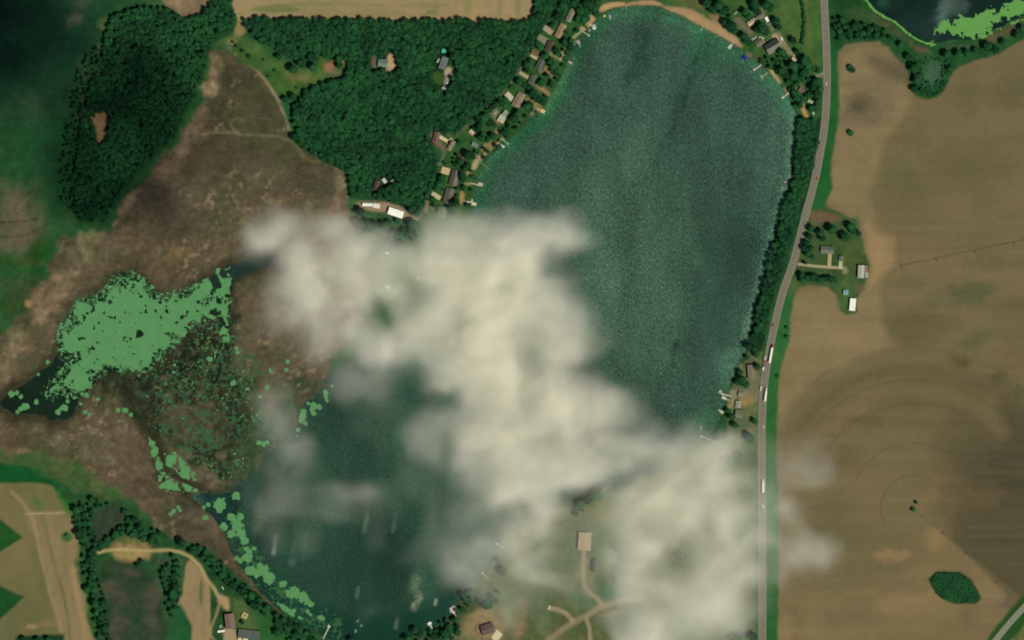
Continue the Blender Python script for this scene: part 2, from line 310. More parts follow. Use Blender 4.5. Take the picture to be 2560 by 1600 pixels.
# animal paths through the reeds
stroke([(498, 338), (530, 331), (575, 331), (600, 337), (640, 338), (690, 340), (720, 350), (742, 366)], 5, (132, 120, 88), 0.9, 2.5)
stroke([(602, 336), (585, 325), (576, 312), (580, 300), (592, 296), (606, 300)], 5, (126, 116, 84), 0.9, 2.5)
stroke([(640, 296), (690, 298), (718, 296)], 3, (108, 98, 74), 0.6, 2)
stroke([(575, 122), (608, 150), (640, 172), (668, 206), (690, 240), (706, 276), (718, 296), (726, 330)], 7, (160, 144, 110), 1.0, 3, noise=0.35)
# --- dark weedy water meadow south-east of the pond
paint([(365, 930), (430, 880), (470, 800), (560, 740), (585, 800), (590, 900), (640, 980), (660, 1060), (640, 1140), (580, 1200), (520, 1180), (470, 1120), (400, 1080), (340, 1010), (250, 1000), (230, 940), (300, 930)], (24, 36, 20), 'marsh', 12, 26, 40, mot=((54, 56, 38), 12, 0.9), grain=1.3)
paint([(365, 925), (440, 870), (500, 850), (560, 860), (590, 930), (560, 960), (470, 960), (400, 950)], (16, 26, 12), None, 20, 20, 40, a=0.75, grain=0.9)
paint([(400, 1020), (560, 1010), (570, 1060), (520, 1110), (430, 1090), (400, 1060)], (94, 80, 60), None, 16, 20, 30, a=0.8, mot=((48, 56, 36), 12, 0.8), grain=0.9)
WEEDY = [(365, 930), (430, 880), (470, 800), (560, 740), (590, 850), (640, 980), (660, 1060), (650, 1160), (570, 1210), (480, 1130), (400, 1080), (300, 1010), (240, 960)]
iy, ix, m = pmask(WEEDY, 20, 20, 40); fl = smooth(.62, .74, fbm(9, 91, 3)[iy, ix]) * m * (.05 + .75 * fbm(60, 92, 3)[iy, ix]); COVER[iy, ix] = COVER[iy, ix] * (1 - fl[..., None]) + alb((62, 106, 66)) * fl[..., None]
fl = smooth(.66, .8, fbm(8, 93, 3)[iy, ix]) * m * .45; COVER[iy, ix] = COVER[iy, ix] * (1 - fl[..., None]) + alb((96, 88, 66)) * fl[..., None]
rs = np.random.RandomState(3)
for i in range(90):
    x, y = rs.uniform(0, 640), rs.uniform(1060, 1330); r = rs.uniform(4, 11)
    blob(x, y, r * 1.4, r, (116, 102, 80) if rs.uniform() < 0.5 else (54, 56, 38), 0.45, feather=4, warp=3)
stroke([(300, 925), (320, 990), (350, 1050), (385, 1090), (398, 1130), (410, 1175), (450, 1200), (500, 1225)], 9, (18, 32, 22), 0.8, 4)
for q in [(30, 1105, 44, 30, (84, 74, 56), 0.7, 0), (48, 1130, 34, 9, (150, 126, 96), 0.8, -10), (150, 1110, 26, 18, (118, 108, 84), 0.7, 30), (120, 1060, 60, 14, (92, 84, 62), 0.6, 0), (60, 1060, 40, 16, (96, 84, 64), 0.5, 0), (265, 1080, 20, 16, (110, 90, 66), 0.7, 0), (275, 1146, 8, 8, (128, 118, 96), 0.8, 0), (310, 1110, 24, 30, (100, 86, 60), 0.6, 0), (285, 1240, 16, 20, (122, 108, 84), 0.8, -30), (320, 1225, 60, 30, (90, 76, 58), 0.8, 30), (350, 1280, 30, 40, (104, 88, 68), 0.8, -40), (395, 1340, 12, 26, (122, 106, 84), 0.8, -40), (380, 1310, 10, 30, (116, 100, 78), 0.7, -38), (440, 1300, 50, 30, (70, 66, 48), 0.7, 20), (540, 1380, 26, 50, (88, 76, 58), 0.8, -35), (590, 1450, 24, 60, (62, 56, 44), 0.7, -45), (480, 1330, 40, 24, (86, 74, 58), 0.6, 0), (500, 1270, 60, 24, (52, 58, 42), 0.6, 0)]:
    blob(q[0], q[1], q[2], q[3], q[4], q[5], q[6], mot=((76, 68, 50), 11, 0.5), grain=0.9)
# green pasture bands, lower left
paint([(-120, 1100), (20, 1140), (100, 1120), (190, 1160), (270, 1200), (320, 1250), (300, 1300), (250, 1240), (170, 1220), (-120, 1200)], (44, 86, 40), 'meadow', 12, 12, 40, mot=((92, 92, 56), 40, 0.7), grain=0.5)
paint([(-120, 1150), (70, 1165), (130, 1195), (180, 1225), (220, 1260), (200, 1300), (150, 1230), (-120, 1206)], (16, 78, 34), 'meadow', 8, 6, 30, grain=0.4)
paint([(690, 960), (740, 930), (780, 960), (750, 1010), (740, 1060), (700, 1100), (655, 1160), (620, 1210), (540, 1250), (560, 1200), (600, 1150), (620, 1080), (650, 1000)], (36, 58, 38), 'marsh', 20, 18, 34, a=0.85, mot=((56, 84, 54), 12, 0.8), grain=1.2)
paint([(670, 940), (710, 900), (770, 880), (800, 920), (740, 960), (690, 1040), (660, 1010)], (96, 84, 66), None, 22, 18, 34, a=0.6, grain=1.0)
# --- hay field, lower left
HAY = [(-120, 1206), (110, 1208), (134, 1216), (150, 1248), (166, 1280), (192, 1306), (192, 1330), (188, 1360), (200, 1400), (212, 1450), (216, 1500), (232, 1560), (256, 1620), (270, 1760), (-120, 1760)]
paint(HAY, (118, 108, 70), 'hay_field', 3, 1.5, 30, mot=((92, 96, 58), 60, 0.9, 1, 0.35), grain=0.25)
paint([(66, 1280), (160, 1280), (190, 1320), (205, 1420), (215, 1500), (240, 1600), (250, 1720), (180, 1720), (160, 1600), (130, 1480), (100, 1380)], (146, 126, 88), None, 10, 6, 30, a=0.8, mot=((120, 106, 74), 24, 0.8, 1, 0.3), grain=0.25)
stroke([(66, 1284), (160, 1282)], 5, (168, 146, 106), 0.8, 3); stroke([(30, 1230), (60, 1260), (84, 1300), (100, 1380), (125, 1480), (160, 1600), (170, 1700)], 8, (150, 130, 92), 0.7, 5); stroke([(106, 1290), (130, 1390), (158, 1490), (172, 1560), (180, 1700)], 5, (96, 104, 58), 0.8, 3)
stroke([(150, 1440), (168, 1530)], 3, (94, 80, 50), 0.7, 2); stroke([(180, 1420), (195, 1500), (215, 1600)], 12, (160, 136, 92), 0.6, 7); stroke([(115, 1500), (128, 1560)], 6, (98, 102, 60), 0.5, 4)
paint([(80, 1240), (100, 1248), (112, 1272), (98, 1276), (86, 1260)], (70, 106, 48), None, 6, 2, a=0.8); blob(42, 1226, 12, 5, (84, 104, 54), 0.7, 20)
paint([(-120, 1215), (-20, 1220), (10, 1290), (-120, 1300)], (108, 112, 74), None, 10, 4, a=0.5)
paint([(-60, 1262), (0, 1298), (57, 1343), (0, 1380), (-60, 1400)], (30, 76, 30), 'meadow', 3, 1, grain=0.3); paint([(-60, 1445), (0, 1465), (61, 1492), (0, 1549), (-60, 1600)], (26, 72, 30), 'meadow', 3, 1, grain=0.3)
blob(167, 1342, 14, 13, (64, 98, 54), 1.0, feather=3, warp=1); blob(80, 1566, 14, 7, (166, 130, 96), 0.7); blob(120, 1560, 30, 8, (136, 112, 80), 0.5)
paint([(40, 1592), (160, 1584), (166, 1640), (30, 1640)], (22, 62, 32), 'meadow', 4, 2)
# hedge bank, hollows, second field
paint([(150, 1210), (190, 1240), (240, 1240), (330, 1250), (420, 1350), (520, 1370), (600, 1450), (700, 1540), (790, 1580), (800, 1720), (480, 1720), (440, 1500), (470, 1400), (300, 1400), (240, 1420), (260, 1500), (300, 1720), (260, 1720), (216, 1500), (190, 1380), (200, 1330)], (26, 66, 32), 'meadow', 8, 8, 30, mot=((48, 88, 44), 30, 0.8), grain=0.6)
stroke([(145, 1230), (165, 1270), (196, 1300)], 8, (52, 112, 36), 0.8, 4); stroke([(205, 1400), (216, 1460), (222, 1520), (240, 1570), (256, 1620)], 8, (48, 104, 40), 0.8, 4)
paint([(236, 1270), (290, 1250), (312, 1280), (300, 1320), (260, 1360), (225, 1370), (222, 1310)], (56, 60, 46), 'meadow', 10, 8, 30, mot=((38, 66, 40), 24, 0.9), grain=0.7)
paint([(250, 1410), (330, 1400), (390, 1440), (400, 1500), (420, 1560), (430, 1720), (290, 1720), (262, 1560), (246, 1470)], (30, 62, 34), 'meadow', 10, 8, 30, mot=((58, 66, 46), 44, 0.8), grain=0.6)
for q in [(330, 1430, 22, 10), (385, 1490, 16, 44), (290, 1570, 22, 40), (385, 1560, 18, 24), (270, 1470, 18, 22), (305, 1490, 18, 20)]: blob(*q, (88, 78, 64), 0.55, rot=10)
paint([(385, 1400), (470, 1395), (480, 1400), (430, 1420), (400, 1440)], (62, 76, 52), None, 8, 6, a=0.7); stroke([(405, 1380), (398, 1400), (386, 1420)], 3, (92, 104, 74), 0.5, 2)
paint(ell(330, 1374, 50, 28), (150, 124, 82), 'meadow', 12, 4, 20, a=0.85); blob(330, 1352, 40, 10, (74, 96, 52), 0.7); blob(330, 1388, 44, 14, (154, 136, 86), 0.7)
paint([(474, 1398), (500, 1414), (514, 1445), (522, 1480), (522, 1720), (478, 1720), (480, 1570), (446, 1508), (456, 1480), (462, 1420)], (150, 130, 92), 'hay_field', 3, 2, 20, mot=((128, 112, 78), 26, 0.7, 1, 0.4), grain=0.25)
blob(503, 1480, 5, 36, (86, 96, 50), 0.8, feather=3, warp=1); paint([(478, 1560), (450, 1510), (440, 1530), (420, 1600), (478, 1640)], (32, 84, 44), None, 4, 2)
stroke([(233, 1390), (246, 1382), (264, 1376), (300, 1374), (370, 1377), (420, 1375), (450, 1380), (476, 1392), (500, 1414), (518, 1450), (536, 1472), (545, 1492)], 7, (172, 154, 104), 0.95, 3, 'dirt_track'); stroke([(514, 1446), (522, 1470), (523, 1600), (523, 1700)], 5, (160, 138, 98), 0.8, 3)
paint([(548, 1484), (570, 1492), (574, 1510), (572, 1526), (560, 1520), (552, 1508), (544, 1504)], (164, 138, 100), 'dirt_track', 4, 2, grain=0.25); stroke([(549, 1508), (540, 1540), (528, 1566), (526, 1588), (536, 1602)], 6, (146, 128, 90), 0.9, 3, 'dirt_track')
paint([(560, 1570), (592, 1574), (598, 1600), (600, 1720), (545, 1720), (560, 1596)], (156, 138, 106), 'gravel_yard', 4, 2, grain=0.25)
paint([(575, 1490), (620, 1510), (640, 1540), (650, 1600), (640, 1660), (600, 1600), (590, 1560), (580, 1530)], (78, 98, 52), 'lawn', 10, 5, a=0.8, grain=0.4); paint([(640, 1530), (690, 1560), (740, 1590), (760, 1720), (650, 1720)], (44, 92, 42), 'lawn', 10, 5, a=0.9, grain=0.4)
# --- stubble field in the north
NFIELD = [(572, -120), (1336, -120), (1330, 20), (1326, 48), (1312, 56), (960, 52), (640, 44), (612, 50), (600, 60), (590, 40), (578, 14)]
paint(NFIELD, (156, 136, 96), 'stubble_field', 3, 2, 14, mot=((132, 124, 82), 40, 0.9, 0.25, 1), grain=0.3)
for q in [(690, 22, 60, 10, (92, 108, 60), 0.7), (760, 10, 70, 3, (100, 110, 60), 0.6), (1080, 30, 14, 7, (96, 116, 56), 0.7), (1060, 14, 60, 4, (116, 118, 70), 0.5), (900, 12, 60, 3, (110, 112, 66), 0.5), (1170, 14, 10, 24, (116, 124, 64), 0.5), (1250, 20, 6, 30, (112, 118, 62), 0.5), (1295, 20, 6, 30, (108, 116, 58), 0.6), (1080, 48, 200, 5, (168, 144, 100), 0.5)]: blob(*q, feather=4, warp=3)
paint([(596, 55), (612, 54), (616, 80), (600, 92), (588, 92), (590, 70)], (146, 124, 82), 'dirt_track', 5, 3, a=0.9); paint([(560, 96), (596, 84), (610, 100), (590, 112), (560, 108), (530, 112)], (80, 100, 52), None, 8, 5, a=0.8); blob(580, 108, 12, 10, (120, 116, 74), 0.8)
# --- clearing in the east wood
CLEAR = [(612, 96), (640, 104), (672, 138), (720, 162), (760, 175), (790, 178), (800, 130), (820, 150), (835, 170), (870, 172), (868, 188), (838, 200), (800, 208), (776, 226), (740, 240), (700, 242), (688, 226), (664, 196), (640, 176), (606, 156), (575, 122), (590, 108)]
paint(CLEAR, (50, 86, 36), 'lawn', 7, 5, 30, mot=((78, 104, 52), 40, 0.9), grain=0.4)
for q in [(755, 196, 26, 9, (122, 112, 66), 0.6, -10), (800, 190, 14, 26, (84, 112, 50), 0.6, 0), (824, 169, 13, 11, (176, 116, 88), 0.85, 0), (868, 156, 9, 16, (186, 150, 110), 0.9, -20), (730, 188, 20, 12, (100, 98, 56), 0.6, 20), (845, 182, 26, 10, (86, 98, 66), 0.7, 0), (845, 118, 12, 8, (52, 96, 52), 0.8, 0)]: blob(q[0], q[1], q[2], q[3], q[4], q[5], q[6], grain=0.3)
paint([(700, 246), (724, 256), (734, 300), (738, 340), (752, 360), (740, 372), (728, 340), (716, 296)], (34, 84, 42), 'lawn', 4, 2); paint([(744, 268), (752, 276), (768, 290), (778, 300), (744, 295)], (108, 86, 66), None, 4, 1.5, a=0.95)
stroke([(742, 362), (754, 386), (768, 400), (800, 404)], 6, (106, 104, 60), 0.7, 3)
for q in [(977, 158, 13, 26, (178, 150, 108), 1, 0), (972, 182, 8, 12, (150, 140, 104), .8, -25), (935, 160, 8, 22, (106, 92, 78), .9, 0), (930, 130, 10, 14, (58, 84, 52), .8, 0), (990, 186, 14, 6, (60, 84, 56), .7, 35), (1124, 180, 14, 12, (168, 152, 118), 1, 10), (1118, 200, 6, 22, (150, 146, 128), .9, 12), (1095, 195, 16, 18, (58, 88, 34), .9, 0), (1132, 162, 8, 14, (36, 84, 38), .8, 0), (1056, 318, 16, 5, (140, 102, 84), .9, 25), (1072, 330, 6, 6, (90, 112, 86), .8, 0), (944, 462, 12, 18, (74, 66, 50), .6, 0), (990, 490, 10, 6, (62, 90, 58), .7, 0)]:
    blob(q[0], q[1], q[2], q[3], q[4], q[5], q[6], feather=4, warp=2, grain=0.3)
# --- gravel yard with the white sheds, grass south of it
paint([(876, 492), (900, 500), (960, 498), (1000, 520), (1040, 545), (1060, 600), (1000, 660), (930, 640), (890, 600), (872, 540)], (44, 84, 48), 'lawn', 8, 5, mot=((64, 92, 52), 30, .7), grain=0.4)
paint([(888, 508), (905, 502), (950, 504), (968, 505), (985, 505), (1008, 520), (1024, 536), (1046, 548), (1040, 556), (1010, 546), (975, 530), (950, 530), (925, 528), (900, 518)], (146, 126, 98), 'gravel_yard', 3, 1.5, grain=0.3)
stroke([(880, 560), (920, 585), (960, 598)], 8, (120, 112, 80), 0.5, 5)
stroke([(1046, 550), (1062, 520), (1070, 500), (1085, 470), (1096, 430), (1112, 380), (1134, 350), (1170, 310), (1215, 270), (1255, 235), (1290, 190), (1320, 140), (1340, 108), (1370, 62), (1400, 22), (1420, -40)], 6, (118, 116, 92), 0.75, 3, 'lane')
# --- lake lots in the north-west
LOTS = [(1340, 100), (1362, 60), (1420, 20), (1490, 10), (1502, 36), (1470, 66), (1440, 96), (1420, 145), (1402, 190), (1378, 232), (1362, 270), (1310, 310), (1265, 352), (1222, 388), (1196, 430), (1186, 480), (1182, 545), (1060, 560), (1062, 520), (1080, 470), (1096, 420), (1120, 370), (1180, 300), (1250, 240), (1300, 180)]
paint(LOTS, (36, 78, 36), 'lawn', 6, 5, 24, mot=((62, 92, 46), 22, .8), grain=0.5)
paint([(1402, 100), (1440, 68), (1452, 76), (1420, 112)], (32, 78, 34), None, 5, 2)
for pts, w, c in [([(1455, 52), (1484, 40)], 6, (150, 130, 92)), ([(1476, 42), (1486, 52), (1470, 62), (1456, 72)], 13, (176, 146, 104)), ([(1456, 74), (1440, 88), (1430, 100)], 7, (138, 142, 104)), ([(1430, 104), (1442, 112)], 10, (122, 138, 104)), ([(1412, 124), (1402, 148)], 8, (168, 150, 106)), ([(1376, 134), (1395, 146)], 6, (132, 126, 84)), ([(1366, 172), (1384, 188)], 14, (150, 120, 80)), ([(1345, 215), (1362, 226), (1370, 238)], 11, (142, 118, 82)), ([(1320, 250), (1340, 262), (1352, 276)], 14, (130, 118, 80)), ([(1335, 275), (1330, 285)], 10, (128, 126, 90)), ([(1244, 306), (1247, 318), (1240, 332)], 9, (148, 120, 80)), ([(1201, 396), (1222, 376), (1246, 354), (1256, 348)], 6, (172, 152, 112)), ([(1212, 372), (1226, 362)], 20, (124, 112, 74)), ([(1190, 385), (1202, 398)], 8, (150, 140, 104)), ([(1192, 404), (1184, 418)], 14, (162, 146, 104)), ([(1152, 380), (1150, 396), (1160, 406)], 12, (122, 100, 66)), ([(1166, 430), (1178, 438)], 7, (160, 148, 104)), ([(1156, 478), (1154, 506)], 9, (176, 140, 94)), ([(1160, 480), (1158, 505)], 6, (140, 110, 62)), ([(1160, 460), (1175, 460)], 5, (150, 140, 104)), ([(1068, 500), (1066, 530)], 7, (132, 118, 100)), ([(1075, 516), (1082, 522)], 5, (132, 130, 90)), ([(1136, 395), (1124, 415)], 5, (66, 94, 52)), ([(1092, 412), (1106, 408)], 6, (86, 116, 86)), ([(1082, 340), (1092, 356), (1110, 370)], 16, (110, 94, 68)), ([(1118, 330), (1128, 340)], 8, (92, 104, 64)), ([(1230, 272), (1242, 290)], 22, (122, 122, 92)), ([(1232, 212), (1242, 222)], 8, (118, 116, 82))]:
    stroke(pts, w, c, 0.92, 3)
# --- north beach and north-east lots
NELOTS = [(1500, 10), (1620, -60), (2052, -60), (2056, 60), (2060, 200), (2056, 280), (2010, 300), (1992, 280), (1975, 240), (1950, 205), (1925, 180), (1885, 142), (1850, 114), (1800, 84), (1720, 40), (1650, 14), (1560, 10)]
paint(NELOTS, (40, 80, 38), 'lawn', 5, 4, 24, mot=((70, 98, 48), 26, .8), grain=0.4)
paint([(1950, -120), (2044, -120), (2050, 60), (2056, 170), (2030, 170), (2010, 110), (1985, 110), (1965, 90), (1948, 40)], (74, 100, 48), 'lawn', 8, 4, 30, mot=((52, 86, 40), 40, .8), grain=0.3)
stroke([(2030, -60), (2036, 60), (2046, 160)], 10, (52, 100, 42), 0.7, 6); stroke([(2012, -40), (2020, 60), (2030, 130)], 5, (96, 104, 58), 0.6, 4)
paint([(1496, 26), (1510, 8), (1560, 4), (1568, 14), (1530, 18), (1505, 30)], (176, 144, 102), 'beach', 3, 1.5, grain=0.25, sm=1)
paint([(1564, 8), (1600, 0), (1640, 2), (1665, 14), (1700, 18), (1730, 24), (1770, 48), (1810, 62), (1815, 76), (1838, 92), (1850, 108), (1856, 118), (1846, 116), (1800, 90), (1750, 64), (1700, 38), (1650, 16), (1600, 12), (1566, 15)], (172, 144, 102), 'beach', 3, 2, 16, mot=((148, 122, 90), 24, .8), grain=0.25)
blob(1732, 8, 50, 14, (100, 96, 58), 0.6, 10); blob(1790, 52, 20, 10, (154, 124, 88), 0.7, 30); blob(1680, 8, 30, 10, (66, 98, 48), 0.6)
for pts, w, c in [([(1842, 50), (1852, 58), (1876, 80)], 14, (112, 102, 82)), ([(1850, 64), (1844, 80)], 4, (110, 112, 84)), ([(1880, 56), (1892, 46), (1908, 34)], 9, (124, 124, 100)), ([(1906, 20), (1912, 40)], 6, (98, 112, 80)), ([(1908, 60), (1926, 62), (1932, 76)], 6, (120, 126, 104)), ([(1936, 88), (1946, 86), (1954, 100), (1966, 122), (1976, 132)], 12, (140, 128, 98)), ([(1938, 94), (1948, 108)], 13, (188, 164, 124)), ([(1880, 100), (1890, 94), (1900, 96)], 6, (150, 148, 120)), ([(1874, 90), (1884, 82)], 8, (96, 100, 66)), ([(1868, 134), (1876, 140)], 9, (140, 110, 82)), ([(1896, 148), (1904, 158)], 8, (132, 112, 90)), ([(1925, 172), (1930, 180), (1940, 194), (1948, 206)], 9, (170, 146, 106)), ([(1962, 222), (1970, 232), (1966, 242)], 9, (136, 122, 92)), ([(2004, 262), (2010, 276), (2016, 290), (2020, 312)], 10, (176, 146, 96)), ([(2016, 292), (2020, 312)], 8, (186, 142, 86)), ([(1984, 216), (1996, 222)], 8, (120, 118, 80)), ([(2042, 190), (2058, 186)], 10, (130, 130, 98)), ([(1985, 140), (1990, 150)], 9, (158, 150, 120)), ([(1994, 206), (2004, 216)], 8, (100, 96, 74)), ([(2036, 186), (2016, 194), (2006, 202)], 4, (88, 110, 80))]:
    stroke(pts, w, c, 0.92, 3)
# --- wooded strip between the lake and the highway
STRIP = [(1992, 282), (2010, 296), (2030, 300), (2056, 290), (2054, 340), (2044, 400), (2036, 440), (2012, 500), (1990, 570), (1962, 660), (1938, 740), (1920, 800), (1908, 860), (1902, 900), (1872, 892), (1860, 880), (1870, 850), (1884, 790), (1900, 725), (1922, 650), (1940, 585), (1952, 530), (1968, 480), (1978, 440), (1984, 390), (1996, 330)]
paint(STRIP, (26, 56, 30), 'forest_floor', 4, 3, 20, grain=0.6)
paint([(2048, 360), (2040, 430), (2030, 440), (2034, 380)], (110, 98, 62), None, 5, 3, a=0.5); blob(1986, 440, 5, 12, (120, 110, 76), 0.8); blob(1985, 470, 6, 12, (116, 112, 80), 0.8, 30); blob(1962, 540, 5, 8, (98, 112, 80), 0.6); blob(1976, 420, 8, 60, (56, 62, 38), 0.7, 14)
paint([(1870, 880), (1905, 880), (1906, 985), (1902, 1130), (1902, 1240), (1860, 1240), (1800, 1180), (1820, 1060), (1815, 1010), (1830, 975), (1845, 935), (1862, 900)], (72, 96, 54), 'lawn', 6, 5, 24, mot=((104, 106, 74), 26, .9), grain=0.4)
for q in [(1850, 890, 8, 14, (140, 130, 98), .8, 30), (1846, 915, 14, 10, (118, 118, 72), .7, 0), (1870, 1000, 20, 12, (150, 126, 78), .8, -20), (1830, 982, 12, 8, (142, 126, 100), .8, 0), (1826, 1010, 6, 20, (140, 132, 92), .8, 30), (1855, 980, 12, 8, (124, 124, 96), .7, 0), (1888, 960, 14, 30, (110, 106, 80), .6, 0), (1870, 1100, 20, 40, (124, 118, 90), .5, 0), (1850, 1190, 40, 20, (118, 110, 84), .6, 0), (1852, 1060, 30, 14, (86, 98, 70), .7, 0)]: blob(q[0], q[1], q[2], q[3], q[4], q[5], q[6])
# --- the big bare fields east of the highway
EFIELD = [(2094, 150), (2096, 128), (2112, 112), (2160, 104), (2200, 102), (2222, 120), (2245, 145), (2262, 165), (2274, 190), (2276, 222), (2290, 240), (2318, 248), (2345, 240), (2366, 216), (2382, 180), (2396, 166), (2432, 152), (2500, 134), (2530, 112), (2560, 95), (2760, 0), (2760, 1400), (2560, 1500), (2478, 1580), (2440, 1640), (2400, 1760), (1946, 1760), (1944, 1600), (1948, 1300), (1940, 1120), (1944, 1000), (1954, 912), (1976, 846), (1976, 797), (1991, 726), (2000, 718), (2030, 712), (2070, 716), (2092, 740), (2100, 775), (2110, 784), (2140, 782), (2145, 745), (2166, 700), (2175, 665), (2160, 630), (2154, 585), (2138, 548), (2110, 536), (2080, 522), (2064, 512), (2082, 468), (2078, 440), (2080, 395), (2092, 330), (2100, 265), (2097, 200)]
paint(EFIELD, (117, 104, 71), 'crop_field', 4, 2, 20, mot=((104, 97, 65), 120, 0.9), grain=0.22)
LIGHT = (136, 118, 84)
paint([(2100, 140), (2160, 112), (2215, 118), (2262, 185), (2280, 240), (2275, 275), (2240, 320), (2205, 390), (2188, 440), (2180, 520), (2190, 570), (2232, 590), (2236, 660), (2200, 720), (2205, 800), (2236, 860), (2160, 900), (2090, 930), (2000, 980), (1950, 1060), (1930, 900), (1960, 740), (2060, 715), (2160, 700), (2170, 600), (2060, 500), (2080, 400)], LIGHT, None, 16, 10, 60, a=0.85, mot=((122, 108, 74), 50, 0.8), grain=0.2)
paint([(2168, 560), (2190, 590), (2212, 590), (2236, 600), (2236, 660), (2200, 690), (2172, 720), (2178, 660), (2165, 620)], (152, 128, 88), None, 12, 5, a=0.8); paint([(2220, 590), (2290, 585), (2420, 640), (2300, 690), (2240, 660)], (118, 102, 70), None, 30, 10, a=0.5)
paint([(1946, 1620), (1960, 1500), (2080, 1480), (2260, 1420), (2340, 1320), (2364, 1330), (2420, 1390), (2500, 1470), (2540, 1500), (2440, 1640), (2340, 1760), (1946, 1760)], (134, 115, 80), None, 24, 12, 60, a=0.8, mot=((112, 96, 64), 60, 0.9, 0.5, 1), grain=0.2)
for q in [(2220, 170, 60, 26, (96, 88, 64), 0.8, 25), (2250, 190, 40, 14, (84, 80, 60), 0.6, 40), (2150, 268, 34, 26, (78, 76, 56), 0.95, -20), (2170, 215, 70, 20, (108, 98, 74), 0.6, 0), (2190, 280, 50, 20, (98, 90, 70), 0.5, -40), (2130, 300, 40, 20, (108, 98, 78), 0.6, 0), (2420, 220, 40, 50, (92, 88, 58), 0.6, 0), (2530, 225, 40, 40, (84, 82, 54), 0.6, 0), (2400, 420, 120, 60, (94, 90, 58), 0.6, 0), (2250, 450, 40, 60, (92, 92, 58), 0.6, 0), (2270, 340, 50, 30, (96, 90, 58), 0.5, 0), (2430, 730, 50, 26, (82, 86, 56), 0.8, 0), (2360, 745, 70, 18, (88, 90, 60), 0.5, -10), (2270, 705, 60, 14, (94, 92, 58), 0.5, 0), (2530, 760, 40, 30, (88, 82, 54), 0.5, 0), (2490, 660, 80, 20, (92, 84, 58), 0.5, 0),
          (2300, 820, 80, 34, (94, 86, 56), 0.7, 0), (2440, 850, 50, 18, (88, 90, 58), 0.7, -25), (2400, 905, 26, 16, (84, 76, 46), 0.8, 0), (2500, 950, 26, 18, (80, 74, 48), 0.7, 35), (2460, 960, 60, 30, (92, 84, 56), 0.6, 0), (2300, 1000, 140, 50, (94, 86, 56), 0.6, -10), (2160, 1060, 60, 26, (100, 88, 56), 0.7, 0), (2060, 1050, 40, 30, (106, 92, 60), 0.6, 0), (2090, 1150, 70, 30, (100, 88, 58), 0.6, 0), (2540, 1040, 40, 50, (68, 66, 48), 0.8, 0), (2420, 1060, 60, 40, (88, 80, 56), 0.5, 0), (2500, 1120, 40, 14, (106, 92, 58), 0.6, 0), (2540, 900, 40, 30, (116, 98, 66), 0.5, 0), (2480, 880, 30, 16, (118, 102, 72), 0.4, 0), (2410, 940, 50, 8, (118, 100, 72), 0.5, 20), (2060, 840, 80, 30, (140, 122, 86), 0.6, 0), (2080, 1280, 60, 60, (104, 94, 60), 0.6, 0), (2180, 1290, 40, 30, (122, 104, 70), 0.4, 0), (2230, 1388, 50, 14, (142, 116, 78), 0.8, 0), (2340, 1350, 26, 20, (142, 120, 76), 0.7, 0), (2290, 1350, 30, 14, (116, 102, 68), 0.5, 0), (2310, 1250, 24, 36, (124, 104, 70), 0.6, 0), (2340, 1220, 16, 30, (138, 112, 74), 0.7, 0), (2250, 1470, 60, 24, (108, 94, 64), 0.6, 0), (2120, 1540, 60, 30, (106, 92, 64), 0.5, 0), (2420, 1540, 20, 40, (110, 92, 64), 0.6, 0), (1990, 1545, 14, 30, (98, 100, 66), 0.5, -20), (1960, 1570, 20, 30, (140, 120, 84), 0.6, 0), (2290, 1500, 80, 20, (138, 118, 80), 0.5, 0)]:
    blob(q[0], q[1], q[2], q[3], q[4], q[5], q[6], feather=min(q[2], q[3]) * 0.95)
# harvested darker quarter beyond the pivot
paint([(2300, 1285), (2360, 1333), (2416, 1384), (2470, 1436), (2512, 1482), (2516, 1496), (2500, 1515), (2540, 1530), (2760, 1350), (2760, 960), (2600, 960), (2500, 1120), (2420, 1140), (2370, 1150), (2374, 1240), (2362, 1310), (2340, 1300)], (90, 80, 54), None, 5, 1, 30, a=0.0, mot=((72, 70, 50), 60, 1.0, 0.25, 1.6), grain=0.25)
paint([(2380, 1352), (2420, 1390), (2470, 1438), (2512, 1482), (2516, 1496), (2500, 1515), (2540, 1530), (2760, 1350), (2760, 960), (2600, 960), (2500, 1120), (2440, 1200), (2390, 1290)], (88, 78, 53), None, 5, 1, 30, a=0.55, mot=((72, 70, 50), 60, 1.0, 0.25, 1.6), grain=0.25)
DG = smooth(2280, 2440, X + 60 * (fbm(90, 95, 3) - .5)) * smooth(-4, 4, (X - 2282) * .73 - (Y - 1272) * .89) * smooth(1000, 1150, Y); COVER = COVER * (1 - .8 * DG[..., None]) + alb((80, 74, 51)) * .8 * DG[..., None]
blob(2560, 1180, 120, 90, (64, 64, 48), 0.7, mot=((92, 82, 56), 26, 0.8, 0.2, 2)); blob(2540, 1330, 90, 60, (72, 68, 50), 0.6, mot=((94, 84, 60), 20, 0.9, 0.2, 2)); blob(2450, 1240, 50, 30, (104, 90, 58), 0.5)
for y in (1316, 1320, 1340, 1374, 1414): stroke([(2420, y), (2640, y - 3)], 2.5, (106, 95, 67), 0.35, 3, noise=0.6)
